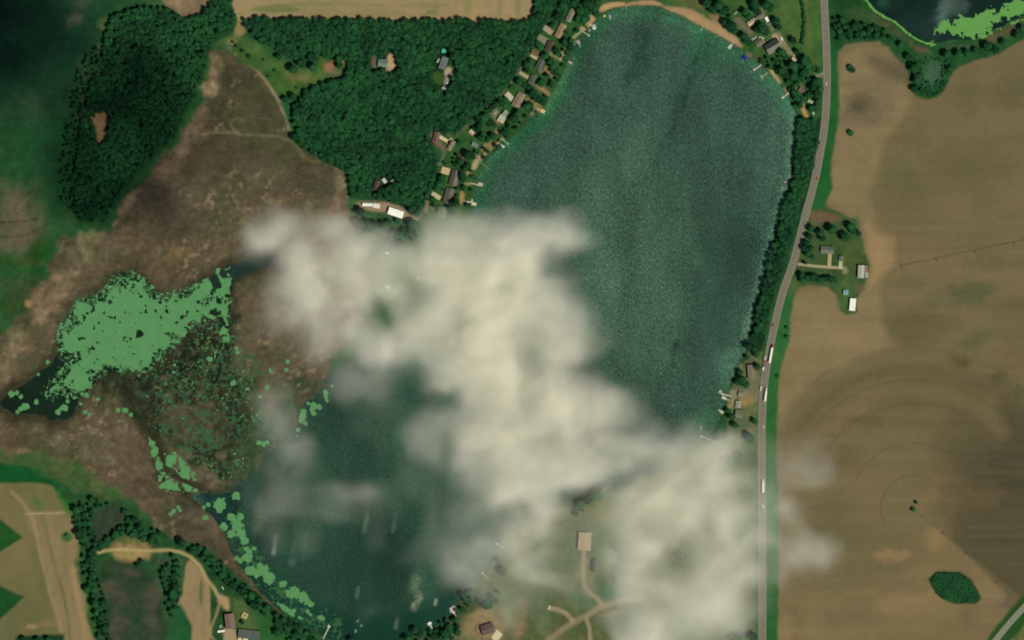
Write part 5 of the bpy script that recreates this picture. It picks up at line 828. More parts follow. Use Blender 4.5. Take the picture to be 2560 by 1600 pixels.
t = thing('swim_raft', 'small yellow swim raft floating off the beach corner', 'raft', P(1511, 40, -.4)); MB().box(-1.3, 1.3, -1.3, 1.3, .25, .5).build('deck', mat('raft_yellow', (214, 200, 60), .6, .06, 1), t)
fl = MB(); [fl.box(sx * 1.0 - .25, sx * 1.0 + .25, -1.25, 1.25, -.2, .25) for sx in (-1, 1)]; fl.build('float', mat('raft_float', (60, 60, 56), .7, .05, 1), t)

# ------------------------------------------------------------------ vehicles
tyre = mat('tyre', (26, 26, 26), .9, .1, 2); glassm = mat('car_glass', (34, 40, 46), .1, .03, 1)
def wheels(t, xs, hw, r=.34):
    for x_ in xs:
        for s in (-1, 1): MB().cyl((x_, s * (hw - .24), r), (x_, s * hw, r), r, seg=12).build('wheel', tyre, t)
def car(label, x, y, ang, c, L=4.7, W=1.9, z=0.13, van=False, name=None):
    t = thing(name or ('van' if van else 'car'), label, 'van' if van else 'car', P(x, y, z), math.radians(ang)); l, w = L / 2, W / 2; m_ = mat('car_paint', c, .25, .03, 1, coat=.6)
    b = MB(); b.hexa([(-l, -w, .32), (l, -w, .32), (l, w, .32), (-l, w, .32)], [(-l * .98, -w * .96, .85), (l * .98, -w * .92, .78), (l * .98, w * .92, .78), (-l * .98, w * .96, .85)]); b.build('body', m_, t)
    hi = 2.1 if van else 1.42; x0, x1 = (-l * .96, l * .62) if van else (-l * .72, l * .3)
    MB().hexa([(x0, -w * .9, .86), (x1, -w * .88, .8), (x1, w * .88, .8), (x0, w * .9, .86)], [(x0 * .9 - .1, -w * .78, hi), (x1 - .55, -w * .76, hi), (x1 - .55, w * .76, hi), (x0 * .9 - .1, w * .78, hi)]).build('cabin', glassm, t)
    MB().box(x0 * .9 - .1, x1 - .55, -w * .8, w * .8, hi, hi + .06).build('roof', m_, t); wheels(t, (-l * .6, l * .6), w)
    return t
def lorry(label, x, y, ang, cabc, boxc, L=17.0, z=0.13, red=False, flat=False):
    t = thing('truck', label, 'truck', P(x, y, z), math.radians(ang)); l = L / 2; w = 1.3; m_ = mat('cab_paint', cabc, .3, .03, 1, coat=.5)
    MB().hexa([(l - 4.4, -w * .95, .6), (l, -w * .9, .6), (l, w * .9, .6), (l - 4.4, w * .95, .6)], [(l - 4.4, -w * .95, 3.4), (l - 1.9, -w * .85, 3.2), (l - 1.9, w * .85, 3.2), (l - 4.4, w * .95, 3.4)]).build('cab', m_, t)
    MB().box(l - 1.9, l - .1, -w * .8, w * .8, .62, 1.75).build('bonnet', m_, t)
    MB().hexa([(l - 2.0, -w * .75, 2.2), (l - 1.5, -w * .75, 2.0), (l - 1.5, w * .75, 2.0), (l - 2.0, w * .75, 2.2)], [(l - 2.1, -w * .7, 3.0), (l - 1.95, -w * .7, 3.0), (l - 1.95, w * .7, 3.0), (l - 2.1, w * .7, 3.0)]).build('windscreen', glassm, t)
    MB().box(-l, l - 4.8, -w, w, 1.1, 1.5 if flat else 4.0).build('trailer', mat('trailer_sheet', boxc, .5, .05, .7), t); MB().box(-l + .2, l - 2, -.5, .5, .6, 1.05).build('chassis', tyre, t)
    wheels(t, (-l + 1.2, -l + 2.5, l - 5.2, l - 4.0, l - 1.0), w, .5); return t
def rda(x, y):
    k = min(range(len(HWY) - 1), key=lambda i: abs((HWY[i][1] + HWY[i + 1][1]) / 2 - y)); a, b = P(*HWY[k]), P(*HWY[k + 1]); return math.degrees(math.atan2(b.y - a.y, b.x - a.x))
lorry('red cabbed truck pulling a long white trailer north along the highway', 1928, 884, rda(0, 884) + 180, (176, 60, 54), (236, 236, 214), 26)
lorry('white truck with a long cream trailer heading north by the dockside houses', 1914.5, 986, rda(0, 986) + 180, (206, 204, 186), (230, 226, 198), 19)
lorry('white truck seen through the cloud on the southern highway', 1908, 1214, 90, (222, 220, 210), (240, 238, 226), 19)
lorry('white truck with a low dark red flatbed heading south on the highway', 1909.5, 914, rda(0, 914), (222, 216, 196), (124, 84, 70), 13, flat=True)
car('white car just ahead of the flatbed truck on the highway', 1913, 895, rda(0, 895), (226, 230, 210))
car('white van following the flatbed past the dockside houses', 1902, 971, rda(0, 971), (220, 216, 192), 6.5, 2.1, van=True)
car('pale small car alone on the highway by the cloud edge', 1908, 1067, 90, (190, 196, 176)); car('white car behind the cloud-covered truck on the southern highway', 1908, 1266, 90, (236, 236, 226))
car('red car on the tree-shaded stretch of the highway', 2043, 446, rda(0, 446) + 180, (170, 76, 64)); car('dark red car following on the highway above the bend', 1932, 812, rda(0, 812) + 180, (120, 60, 52))
car('white car at the highway lay-by above the farmstead', 2013, 561, rda(0, 561), (232, 238, 226)); car('pale pink car on the highway beside the north-east trees', 2065.5, 209, rda(0, 209), (214, 196, 188))
car('white van parked along the north-east drive', 1954.5, 97, 112, (246, 246, 240), 5.6, 2.1, z=0.08, van=True); car('white car parked on the paved yard by the mint-grey house', 1239, 282, 50, (206, 196, 172), z=.06)
car('silver car on the narrow drive below the green-grey woodland house', 1119, 205, 72, (206, 212, 214), 5.2, 2.0, z=.06); car('white car parked under trees near the grey house wing', 1918, 82, 50, (150, 166, 150), z=.06)
car('small white car parked at the bend of the gravel road', 1373, 1519, 75, (226, 216, 186), 5, 2, z=.06); car('white car parked beside the dirt track by the lakeside trees', 557, 1470, 120, (200, 196, 178), 4.6, 1.9, z=.06)

# ------------------------------------------------------------------ irrigation machines
def irrigation(label, pts, group):
    a = P(*pts[0]); t = thing('irrigation_machine', label, 'irrigation machine', (a.x, a.y, 0), 0, group)
    steel = mat('galvanised_steel', (128, 118, 92), .5, .1, .5); dark = mat('tower_steel', (70, 66, 52), .6, .1, .5)
    for i in range(len(pts)):
        q = P(*pts[i]) - a
        if i < len(pts) - 1:
            r = P(*pts[i + 1]) - a; d = (r - q).normalized(); n = Vector((-d.y, d.x, 0)); mb = MB(); k = 6; prev = None
            for s_ in range(k + 1):
                f_ = s_ / k; c = q.lerp(r, f_) + Vector((0, 0, 3.6 + 1.2 * math.sin(math.pi * f_)))
                if prev is not None:
                    mb.cyl(prev, c, .16, seg=6)
                    lo0 = prev - Vector((0, 0, .9)); lo1 = c - Vector((0, 0, .9)); mb.cyl(lo0 + n * .5, lo1 + n * .5, .05, seg=4); mb.cyl(lo0 - n * .5, lo1 - n * .5, .05, seg=4); mb.cyl(c, lo1 + n * .5, .04, seg=4); mb.cyl(c, lo1 - n * .5, .04, seg=4)
                prev = c
            mb.build('span_pipe', steel, t)
        d = (P(*pts[min(i + 1, len(pts) - 1)]) - P(*pts[max(0, i - 1)])).normalized(); n = Vector((-d.y, d.x, 0)); tw = MB()
        for s_ in (-1, 1): tw.cyl(q + n * 1.9 * s_ + Vector((0, 0, .6)), q + Vector((0, 0, 3.7)), .12, seg=6)
        tw.cyl(q - n * 2.1 + Vector((0, 0, .6)), q + n * 2.1 + Vector((0, 0, .6)), .14, seg=6); w_ = tw.build('tower', dark, t)
        for s_ in (-1, 1): MB().cyl(q + n * 1.9 * s_ + d * -.2 + Vector((0, 0, .65)), q + n * 1.9 * s_ + d * .2 + Vector((0, 0, .65)), .65, seg=12).build('wheel', tyre, w_)
irrigation('long wheeled irrigation machine slanting across the upper brown field', [(2254, 667), (2341, 649), (2437, 629), (2535, 608), (2632, 588)], 'centre pivot irrigation machines')
irrigation('wheeled irrigation machine along the diagonal edge near the oval thicket', [(2282, 1272), (2358, 1332), (2415, 1385), (2491, 1455)], 'centre pivot irrigation machines')
MARKS += [(2330, 1468, 'oval thicket'), (1700, 40, 'sandy north beach'), (2285, 1270, 'irrigation pivot'), (330, 1376, 'yellow dirt track'), (167, 1342, 'round grass spot in the hay field')]
# ------------------------------------------------------------------ trees
def crown_arrays(seed, leaves=110, sub=2):
    """unit crown: lumpy core plus leaf clumps spread through its outer volume"""
    r = np.random.RandomState(seed); bm = bmesh.new(); bmesh.ops.create_icosphere(bm, subdivisions=sub, radius=1.0)
    v = np.array([q.co[:] for q in bm.verts]); f = [[w.index for w in q.verts] for q in bm.faces]; bm.free()
    k = 15; d = r.normal(size=(k, 3)); d[:, 2] = np.abs(d[:, 2]) * .8 + .0; d /= np.linalg.norm(d, axis=1)[:, None]; a = r.uniform(.12, .38, k)
    def rad(u): return .66 + (a * np.clip(u @ d.T, 0, 1) ** 9).sum(1) + .05 * np.sin(7 * u[:, 0] + seed) * np.cos(6 * u[:, 1])
    u = v / np.linalg.norm(v, axis=1)[:, None]; R = np.clip(rad(u), .5, 1.12); v = u * R[:, None] * (1 + r.uniform(-.07, .07, len(v)))[:, None]; v[:, 2] *= .82
    vs = [v]; fs = list(f); n = len(v)
    for i in range(leaves):
        q = r.normal(size=3); q[2] = abs(q[2]) * .9 - .15; q /= np.linalg.norm(q); c = q * (np.clip(rad(q[None]), .5, 1.12)[0] * r.uniform(.92, 1.16)); c[2] *= .82
        nrm = q + r.normal(size=3) * .55; nrm /= np.linalg.norm(nrm); t1 = np.cross(nrm, r.normal(size=3)); t1 /= np.linalg.norm(t1); t2 = np.cross(nrm, t1); s_ = r.uniform(.07, .17)
        vs.append(np.array([c + t1 * s_, c + t2 * s_ * .8, c - t1 * s_, c - t2 * s_ * .8])); fs.append([n, n + 1, n + 2, n + 3]); n += 4
    return np.concatenate(vs), fs
def mesh_from(name, v, f, m):
    me = bpy.data.meshes.new(name); me.from_pydata(v.tolist(), [], f); me.materials.append(m); me.update(); return me
C0, C1 = (12, 50, 26), (32, 86, 42)
leafm = leaf_material('leaves', C0, C1); leafj = leaf_material('leaves_wood', C0, C1, True)
bark = mat('bark', (84, 72, 58), .95, .25, 2.0)
NV = 7
CRN = [crown_arrays(40 + i, 120) for i in range(NV)]
CRM = [mesh_from('crown', *CRN[i], leafm) for i in range(NV)]
def trunk_mesh():
    mb = MB(); mb.cyl((0, 0, -.2), (0, 0, 1.0), .075, .045, 7)
    for q in range(4):
        t_ = q * 1.6 + .3; mb.cyl((0, 0, .62 + .07 * q), (.32 * math.cos(t_), .32 * math.sin(t_), 1.05 + .06 * q), .03, .015, 5)
    return mb.mesh('trunk', bark)
TRM = trunk_mesh()
CRJ = [crown_arrays(80 + i, 95, 1) for i in range(10)]
def tree(name, label, x, y, r_px, group=None, cat='tree', hk=1.0):
    r = r_px * S; t = thing(name, label, cat, P(x, y), rnd.uniform(0, 6.28), group)
    i = rnd.randrange(NV); h = r * 1.15 * hk
    c = obj('crown', CRM[i], t); c.location = (0, 0, h + r * .42); c.scale = (r * rnd.uniform(.95, 1.12), r * rnd.uniform(.95, 1.12), r * rnd.uniform(.8, 1.0) * hk)
    k = obj('trunk', TRM, t); k.scale = (r * .9, r * .9, h); return t
FX = np.array([f[0] for f in FOOT]); FY = np.array([f[1] for f in FOOT])
def blocked(x, y, r):
    for cx, cy_, hl, hw, an in FOOT:
        dx, dy = x - cx, y - cy_
        if abs(dx) + abs(dy) > hl + hw + 20: continue
        u = dx * math.cos(an) + dy * math.sin(an); v = -dx * math.sin(an) + dy * math.cos(an)
        if abs(u) < hl + r * .62 and abs(v) < hw + r * .62: return True
    return False
def onwater(x, y):
    i = int(round((y - GY0) / GS)); j = int(round((x - GX0) / GS)); return 0 <= i < NY and 0 <= j < NX and SHORE[i, j] > .5
HAND = [# lake road lots
 (1409, 15, 11), (1394, 43, 13), (1398, 26, 9), (1470, 12, 14), (1485, 22, 11), (1490, 34, 9), (1458, 48, 9), (1452, 28, 10), (1413, 107, 9), (1425, 114, 9), (1388, 112, 8), (1391, 124, 8), (1345, 110, 9), (1352, 120, 8), (1363, 141, 9), (1376, 152, 9), (1384, 165, 9), (1390, 175, 7), (1317, 163, 9), (1320, 176, 8), (1334, 181, 7), (1298, 206, 9), (1311, 215, 8), (1353, 208, 10), (1325, 221, 8), (1333, 235, 11), (1345, 246, 10), (1357, 255, 8), (1318, 265, 9), (1296, 282, 9), (1287, 297, 11), (1251, 256, 9), (1262, 262, 8), (1213, 292, 11), (1223, 304, 8), (1205, 309, 10), (1259, 315, 10), (1262, 333, 10), (1232, 341, 8), (1206, 346, 8), (1219, 352, 7), (1195, 322, 8), (1169, 387, 11), (1182, 391, 8), (1170, 414, 8), (1163, 424, 7), (1104, 446, 9), (1098, 461, 10), (1107, 457, 8), (1092, 472, 9), (1156, 440, 9), (1158, 449, 8), (1160, 468, 6), (1143, 492, 5), (1080, 500, 9), (1138, 509, 11), (1126, 520, 8), (1078, 462, 8), (1068, 480, 7), (1152, 405, 8), (1144, 415, 7),
 # north-east lots
 (1768, 11, 11), (1797, 13, 12), (1806, 30, 10), (1781, 26, 10), (1815, 22, 9), (1826, 42, 6), (1828, 66, 13), (1818, 58, 10), (1836, 77, 9), (1862, 31, 9), (1870, 42, 8), (1885, 13, 11), (1889, 27, 9), (1915, 11, 11), (1927, 20, 10), (1940, 55, 10), (1945, 66, 8), (1904, 70, 13), (1893, 74, 9), (1914, 80, 8), (1860, 92, 10), (1868, 104, 9), (1876, 110, 8), (1985, 102, 8), (1956, 131, 11), (1964, 142, 8), (1994, 130, 7), (1980, 166, 13), (1956, 176, 11), (1966, 189, 9), (1986, 192, 11), (2014, 152, 12), (2021, 166, 11), (2010, 180, 11), (2002, 166, 9), (1998, 198, 9), (2042, 206, 11), (2031, 217, 10), (2052, 222, 9), (2041, 236, 11), (2021, 240, 9), (1986, 232, 9), (1992, 246, 9), (2004, 250, 8), (2000, 262, 8), (2026, 272, 7), (2036, 262, 8), (2046, 252, 8), (1975, 205, 8),
 # dockside lots
 (1872, 864, 10), (1884, 872, 9), (1890, 886, 8), (1868, 893, 6), (1893, 916, 8), (1850, 930, 8), (1856, 950, 11), (1842, 956, 8), (1866, 962, 8), (1821, 1026, 7), (1830, 1042, 8), (1887, 1053, 7), (1875, 1094, 11), (1825, 1154, 12), (1840, 1150, 10), (1850, 1138, 8), (1838, 1062, 8),
 # south shore
 (1217, 1512, 13), (1201, 1504, 9), (1231, 1497, 9), (1124, 1571, 11), (1115, 1584, 12), (1143, 1580, 9), (1107, 1595, 9), (1159, 1487, 9), (1143, 1566, 6), (1038, 1575, 9), (1050, 1586, 10), (1018, 1597, 10), (1085, 1592, 9), (878, 1597, 7), (1256, 1427, 11), (1246, 1400, 8), (1486, 1237, 12), (1470, 1250, 11), (1453, 1261, 10), (1441, 1284, 7), (1506, 1227, 9), (1520, 1215, 8), (1314, 1275, 9), (1297, 1303, 9), (1703, 1391, 12), (1849, 1592, 10), (1883, 1590, 10), (1830, 1594, 8),
 # lake bank and hedges, south-west
 (693, 1537, 8), (711, 1548, 8), (751, 1574, 9), (766, 1583, 8), (694, 1582, 9), (738, 1566, 8), (724, 1557, 8), (582, 1463, 11), (556, 1438, 10), (569, 1453, 8), (606, 1476, 10), (630, 1489, 10), (636, 1511, 10), (650, 1500, 9), (668, 1518, 8), (534, 1418, 8), (516, 1378, 8), (500, 1372, 8), (479, 1378, 7), (455, 1357, 11), (378, 1353, 9), (360, 1347, 8), (333, 1337, 9), (336, 1299, 8), (349, 1319, 8), (325, 1319, 8), (304, 1332, 8), (286, 1339, 7), (233, 1250, 8), (193, 1275, 10), (225, 1307, 7), (198, 1331, 10), (204, 1349, 8), (227, 1381, 7), (225, 1399, 8), (233, 1438, 10), (220, 1472, 9), (234, 1474, 8), (238, 1507, 11), (241, 1532, 8), (251, 1557, 8), (262, 1571, 11), (266, 1586, 8), (434, 1484, 12), (436, 1464, 8), (440, 1434, 7), (429, 1528, 7), (357, 1406, 7), (344, 1412, 6), (434, 1391, 7), (60, 1598, 7), (95, 1598, 7), (122, 1597, 7), (606, 1556, 5),
 # farmstead
 (2027, 572, 9), (2051, 583, 9), (2057, 594, 8), (2081, 572, 12), (2128, 566, 10), (2132, 578, 8), (2112, 594, 11), (2145, 583, 7), (2017, 609, 9), (2014, 622, 9), (2021, 634, 9), (2028, 620, 7), (2022, 591, 8), (2032, 643, 6), (2013, 657, 5), (2003, 688, 8), (2005, 700, 7), (2018, 696, 8), (2030, 693, 9), (2042, 697, 8), (2054, 699, 8), (2066, 696, 7), (2078, 699, 8), (2087, 701, 6),
 # north-east pond
 (2253, 111, 8), (2274, 143, 9), (2288, 172, 12), (2290, 202, 9), (2285, 222, 8), (2375, 172, 8), (2367, 136, 10), (2396, 135, 10), (2417, 132, 9), (2470, 116, 12), (2487, 124, 10), (2511, 108, 9), (2543, 87, 9), (2557, 72, 9), (2440, 128, 8), (2105, 52, 9), (2098, 78, 8), (2120, 84, 8), (2138, 70, 9), (2156, 84, 9), (2174, 74, 9), (2192, 88, 8), (2210, 80, 8), (2224, 94, 7), (2116, 66, 8),
 # clearing
 (778, 143, 11), (754, 159, 11), (733, 172, 11), (785, 169, 10), (849, 148, 11), (841, 127, 10), (848, 164, 8), (714, 249, 8), (733, 243, 9), (735, 342, 9), (697, 143, 8),
 # by the gravel yard
 (902, 531, 11), (894, 557, 11), (920, 556, 9), (939, 560, 9), (958, 560, 8), (1034, 560, 12), (994, 609, 9), (1002, 586, 10), (1047, 531, 9), (1024, 578, 9)]
print('hand trees', len(HAND))
placed = [h for h in HAND if not blocked(h[0], h[1], h[2] * .8)]
# scatter the woods
def scatter(poly, sp, r0, r1, seed, holes=(), keep=1.0, edge=4):
    r = np.random.RandomState(seed); xs = [p[0] for p in poly]; ys = [p[1] for p in poly]; out = []; row = 0; y = min(ys)
    while y < max(ys):
        x = min(xs) + (sp / 2 if row % 2 else 0)
        while x < max(xs):
            qx, qy = x + r.uniform(-.42, .42) * sp, y + r.uniform(-.42, .42) * sp; rr = r0 + (r1 - r0) * r.beta(1.6, 2.2)
            if r.uniform() < keep and inside(poly, np.array(qx), np.array(qy)) and not any(inside(h, np.array(qx), np.array(qy)) for h in holes) and not blocked(qx, qy, rr) and not onwater(qx, qy) and -60 < qx < 2620 and -60 < qy < 1660: out.append((qx, qy, rr))
            x += sp
        y += sp * .86; row += 1
    return out
ROADS = [ell(977, 158, 19, 33), ell(935, 160, 15, 26), ell(1125, 179, 21, 17), ell(1116, 204, 13, 38, 12), ell(1096, 190, 17, 26), ell(1132, 162, 11, 16), ell(1095, 151, 9, 12), ell(1109, 128, 9, 9), ell(962, 450, 12, 12), ell(1104, 340, 24, 14), ell(1114, 427, 14, 14)]
def lane_hole(pts, w): return [[(a[0] - w, a[1] - w * .3), (b[0] - w, b[1] - w * .3), (b[0] + w, b[1] + w * .3), (a[0] + w, a[1] + w * .3)] for a, b in zip(pts, pts[1:])]
LANE = [(1046, 550), (1062, 520), (1070, 500), (1085, 470), (1096, 430), (1112, 380), (1134, 350), (1170, 310), (1215, 270), (1255, 235), (1290, 190), (1320, 140), (1340, 108), (1370, 62)]
YARD = [(884, 500), (950, 498), (1010, 512), (1050, 545), (1040, 560), (960, 540), (890, 525)]
w_east = scatter(FOREST_E, 9.4, 5.8, 9.8, 1, [CLEAR, YARD] + ROADS + lane_hole(LANE, 6))
FW_IN = [(x - 13 * (y > 110) * (x > 290), y - 7 * (y > 400)) for x, y in FOREST_W]
w_west = scatter(FW_IN, 9.2, 5.0, 9.0, 2, [[(226, 284), (262, 278), (274, 296), (268, 345), (252, 372), (240, 350)], [(405, -60), (528, -60), (526, 10), (490, 40), (462, 46), (440, 25)], ell(258, 185, 9, 12), ell(250, 122, 8, 14), ell(287, 110, 8, 12), ell(262, 60, 12, 16)], .95)
w_scrub = scatter([(195, 170), (245, 110), (270, 180), (250, 260), (235, 330), (225, 420), (200, 540), (160, 520), (150, 420), (175, 300)], 9, 2.8, 6, 3, [], .6)
w_strip = scatter([(1996, 290), (2020, 300), (2046, 300), (2044, 350), (2030, 420), (2014, 470), (2000, 500), (1988, 560), (1962, 640), (1940, 730), (1922, 800), (1908, 850), (1882, 850), (1888, 800), (1904, 730), (1924, 650), (1944, 590), (1956, 530), (1972, 480), (1982, 450), (1990, 400)], 9.2, 5.8, 9.4, 4, [ell(1986, 440, 6, 12)], .97)
w_bank = scatter([(470, 1362), (520, 1372), (600, 1450), (660, 1500), (720, 1550), (790, 1590), (800, 1640), (740, 1640), (690, 1560), (640, 1520), (590, 1470), (540, 1430)], 10.5, 4.5, 8, 5, [], .85)
w_hedge = scatter([(196, 1260), (230, 1240), (330, 1280), (420, 1345), (400, 1360), (300, 1345), (240, 1380), (240, 1430), (262, 1480), (280, 1580), (290, 1640), (256, 1640), (222, 1480), (205, 1390), (186, 1300)], 10.5, 4, 7.5, 6, [[(240, 1275), (295, 1255), (310, 1280), (298, 1318), (250, 1360), (236, 1330)], ell(330, 1376, 52, 26)], .72)
w_hedge += scatter([(400, 1410), (450, 1400), (455, 1500), (430, 1560), (415, 1500)], 10.5, 4, 7, 7, [], .85) + scatter([(2086, 46), (2140, 56), (2200, 70), (2236, 92), (2230, 104), (2090, 104)], 10, 4.5, 7, 8, [], .8) + scatter([(2270, 150), (2300, 160), (2310, 236), (2286, 234), (2278, 200)], 10, 4, 6.5, 9, [], .8) + scatter([(1496, -60), (1520, -60), (1760, -60), (1760, -10), (1700, -4), (1500, 0)], 14, 5, 9, 10, [], .7)
w_lots = scatter(LOTS, 15, 4.5, 7.5, 11, lane_hole(LANE, 8), .5) + scatter([(1880, 140), (1950, 140), (2050, 140), (2050, 290), (1996, 290), (1978, 240), (1950, 206)], 12, 4.5, 8, 12, [ell(1932, 190, 14, 16), ell(2010, 285, 12, 26)], .6) + scatter([(880, 545), (960, 545), (1040, 560), (1060, 620), (990, 640), (920, 600)], 15, 5, 8, 13, [], .6)
w_south = scatter([(1100, 1490), (1170, 1470), (1250, 1480), (1240, 1510), (1170, 1530), (1130, 1560), (1140, 1600), (1040, 1640), (1050, 1585), (1100, 1555)], 14, 5, 8, 14, [], .55) + scatter([(1440, 1265), (1520, 1215), (1560, 1200), (1560, 1225), (1500, 1250), (1450, 1280)], 12, 5, 8, 15, [], .8) + scatter([(1540, 1360), (1575, 1360), (1570, 1480), (1530, 1480)], 13, 5, 8, 16, [], .6) + scatter([(1280, 1300), (1330, 1265), (1340, 1285), (1290, 1320)], 12, 5, 8, 17, [], .7)
REG = [('wood', 'east wood', w_east), ('wood', 'west wood', w_west), ('scrub', 'scrub fringe of the west wood', w_scrub), ('strip', 'roadside wood along the east shore', w_strip), ('bank', 'south-west lake bank', w_bank), ('hedge', 'hedges and hollows', w_hedge), ('lots', 'lakeside lots', w_lots), ('south', 'south shore', w_south)]
hx = np.array([p[0] for p in placed]); hy = np.array([p[1] for p in placed]); hr = np.array([p[2] for p in placed])
pool = []
for key, nm, lst in REG:
    for (x, y, r) in lst:
        if (np.hypot(hx - x, hy - y) < hr * .85 + r * .35).any(): continue
        pool.append((r, x, y, nm))
pool.sort(reverse=True)
room = 300 - len(placed)
singles = [q for q in pool if -2 < q[1] < 2562 and -2 < q[2] < 1602][:max(0, room)]; sset = set(id(q) for q in singles); rest = [q for q in pool if id(q) not in sset]
# --- unique descriptions: size, side and nearest thing one can find
LM = [m for m in MARKS if m[2]] + [(248, 325, 'tan gap in the west wood'), (495, 20, 'tan marsh corner of the west wood'), (760, 200, 'grassy clearing in the east wood'), (825, 169, 'pink bare patch of the clearing'), (980, 50, 'straight northern edge of the east wood'), (700, 60, 'north-west corner of the east wood'), (1240, 60, 'north-east corner of the east wood'), (880, 300, 'heart of the east wood'), (800, 360, 'south-west edge of the east wood'), (380, 220, 'heart of the west wood'), (330, 440, 'southern half of the west wood'), (500, 240, 'marsh-side edge of the west wood'), (760, 285, 'brown triangle beside the wood'), (1990, 350, 'east shore wood, northern part'), (1984, 455, 'lone east shore dock'), (1960, 600, 'middle of the east shore wood'), (1905, 790, 'southern part of the east shore wood'), (2332, 182, 'grassy bowl south of the north-east pond'), (2340, 110, 'light green ribbon of the north-east pond'), (2500, 120, 'field edge below the north-east pond'), (2140, 60, 'shrubby bank west of the north-east pond'), (503, 1480, 'small tan field by the dirt track'), (340, 1560, 'boggy hollow at the lower left'), (270, 1310, 'brown hollow beside the hay field'), (215, 1500, 'east edge of the hay field'), (60, 1342, 'upper green wedge of the hay field'), (620, 1440, 'duckweed line of the south-west shore'), (815, 1585, 'straight south-west dock'), (1134, 1524, 'wide cream boat platform'), (1075, 1562, 'stubby white dock'), (1470, 1500, 'gravel road fork'), (1700, 1390, 'dark hole in the south-east cloud'), (1908, 1214, 'white truck on the southern highway'), (1240, 1359, 'bright-headed dock by the cloud'), (1500, 1240, 'dark gap between the clouds'), (2045, 668, 'farm drive'), (1040, 20, 'stubble field')]
ORD = ['', 'second ', 'third ', 'fourth ', 'fifth ', 'sixth ', 'seventh ', 'eighth ', 'ninth ', 'tenth ', 'eleventh ', 'twelfth ', 'thirteenth ', 'fourteenth ', 'fifteenth ', 'sixteenth ', 'seventeenth ', 'eighteenth ', 'nineteenth ', 'twentieth ']
DIR = ['east', 'north-east', 'north', 'north-west', 'west', 'south-west', 'south', 'south-east']
def describe(items, noun):
    key = {}
    for i, (x, y, r) in enumerate(items):
        d, m = min((math.hypot(m[0] - x, m[1] - y), k) for k, m in enumerate(LM)); a = math.degrees(math.atan2(LM[m][1] - y, x - LM[m][0])) % 360
        key.setdefault((m, int(((a + 22.5) % 360) // 45)), []).append((d, i))
    out = [None] * len(items)
    for (m, k), lst in key.items():
        lst.sort()
        for n, (d, i) in enumerate(lst):
            r = items[i][2]; sz = 'broad' if r > 10 else 'medium' if r > 7.6 else 'small'
            rank = (ORD[n] + 'nearest ') if len(lst) > 1 else ''
            out[i] = f'{rank}{sz} leafy {noun} {DIR[k]} of the {LM[m][2]}'
    return out
items = [(x, y, r) for x, y, r in placed] + [(q[1], q[2], q[0]) for q in singles]
labels = describe(items, 'tree')
for (x, y, r), lb in zip(items, labels): tree('tree', lb, x, y, r, 'leafy trees')
# --- the rest of each wood as one mass
def mass(name, label, lst, zk=1.0):
    vs, fs, tint = [], [], []; n = 0; r_ = np.random.RandomState(len(lst)); 
    tv = np.array([v[:] for v in [q.co for q in TRM.vertices]]); tf = [list(p.vertices) for p in TRM.polygons]
    for (r, x, y, nm) in lst:
        i = r_.randint(10); v, f = CRJ[i]; R = r * S; a = r_.uniform(0, 6.28); ca, sa = math.cos(a), math.sin(a); h = (4.2 + r_.uniform(0, 2.0) if zk == 1 else R * 1.15 * zk)
        sx, sy, sz = R * r_.uniform(.95, 1.12), R * r_.uniform(.95, 1.12), R * r_.uniform(.5, .8) * zk
        px, py = (x - 1280) * S, (800 - y) * S
        w_ = np.stack([(v[:, 0] * ca - v[:, 1] * sa) * sx + px, (v[:, 0] * sa + v[:, 1] * ca) * sy + py, v[:, 2] * sz + h + R * .42], 1)
        vs.append(w_); tint.append(np.full(len(v), np.clip(.62 * r_.uniform() + .7 * (float(vnoise(np.array(x / 34.), np.array(y / 34.), 5)) - .5) + .2 + .3 * (r_.uniform() > .94), 0, 1))); fs.append([[k + n for k in q] for q in f]); n += len(v)
    V = np.concatenate(vs); me = bpy.data.meshes.new(name); me.from_pydata(V.tolist(), [], [q for g in fs for q in g]); me.materials.append(leafj)
    at = me.attributes.new('tint', 'FLOAT', 'POINT'); at.data.foreach_set('value', np.concatenate(tint).astype(np.float32)); me.update()
    tag(obj(name, me), label, 'wood', kind='stuff')
for key, nm, lst in REG:
    sel = [q for q in rest if q[3] == nm]
    if sel: mass('woodland' if key != 'scrub' else 'scrub', 'mass of dark green treetops filling the ' + nm, sel)
print('trees', len(items), 'mass', len(rest))
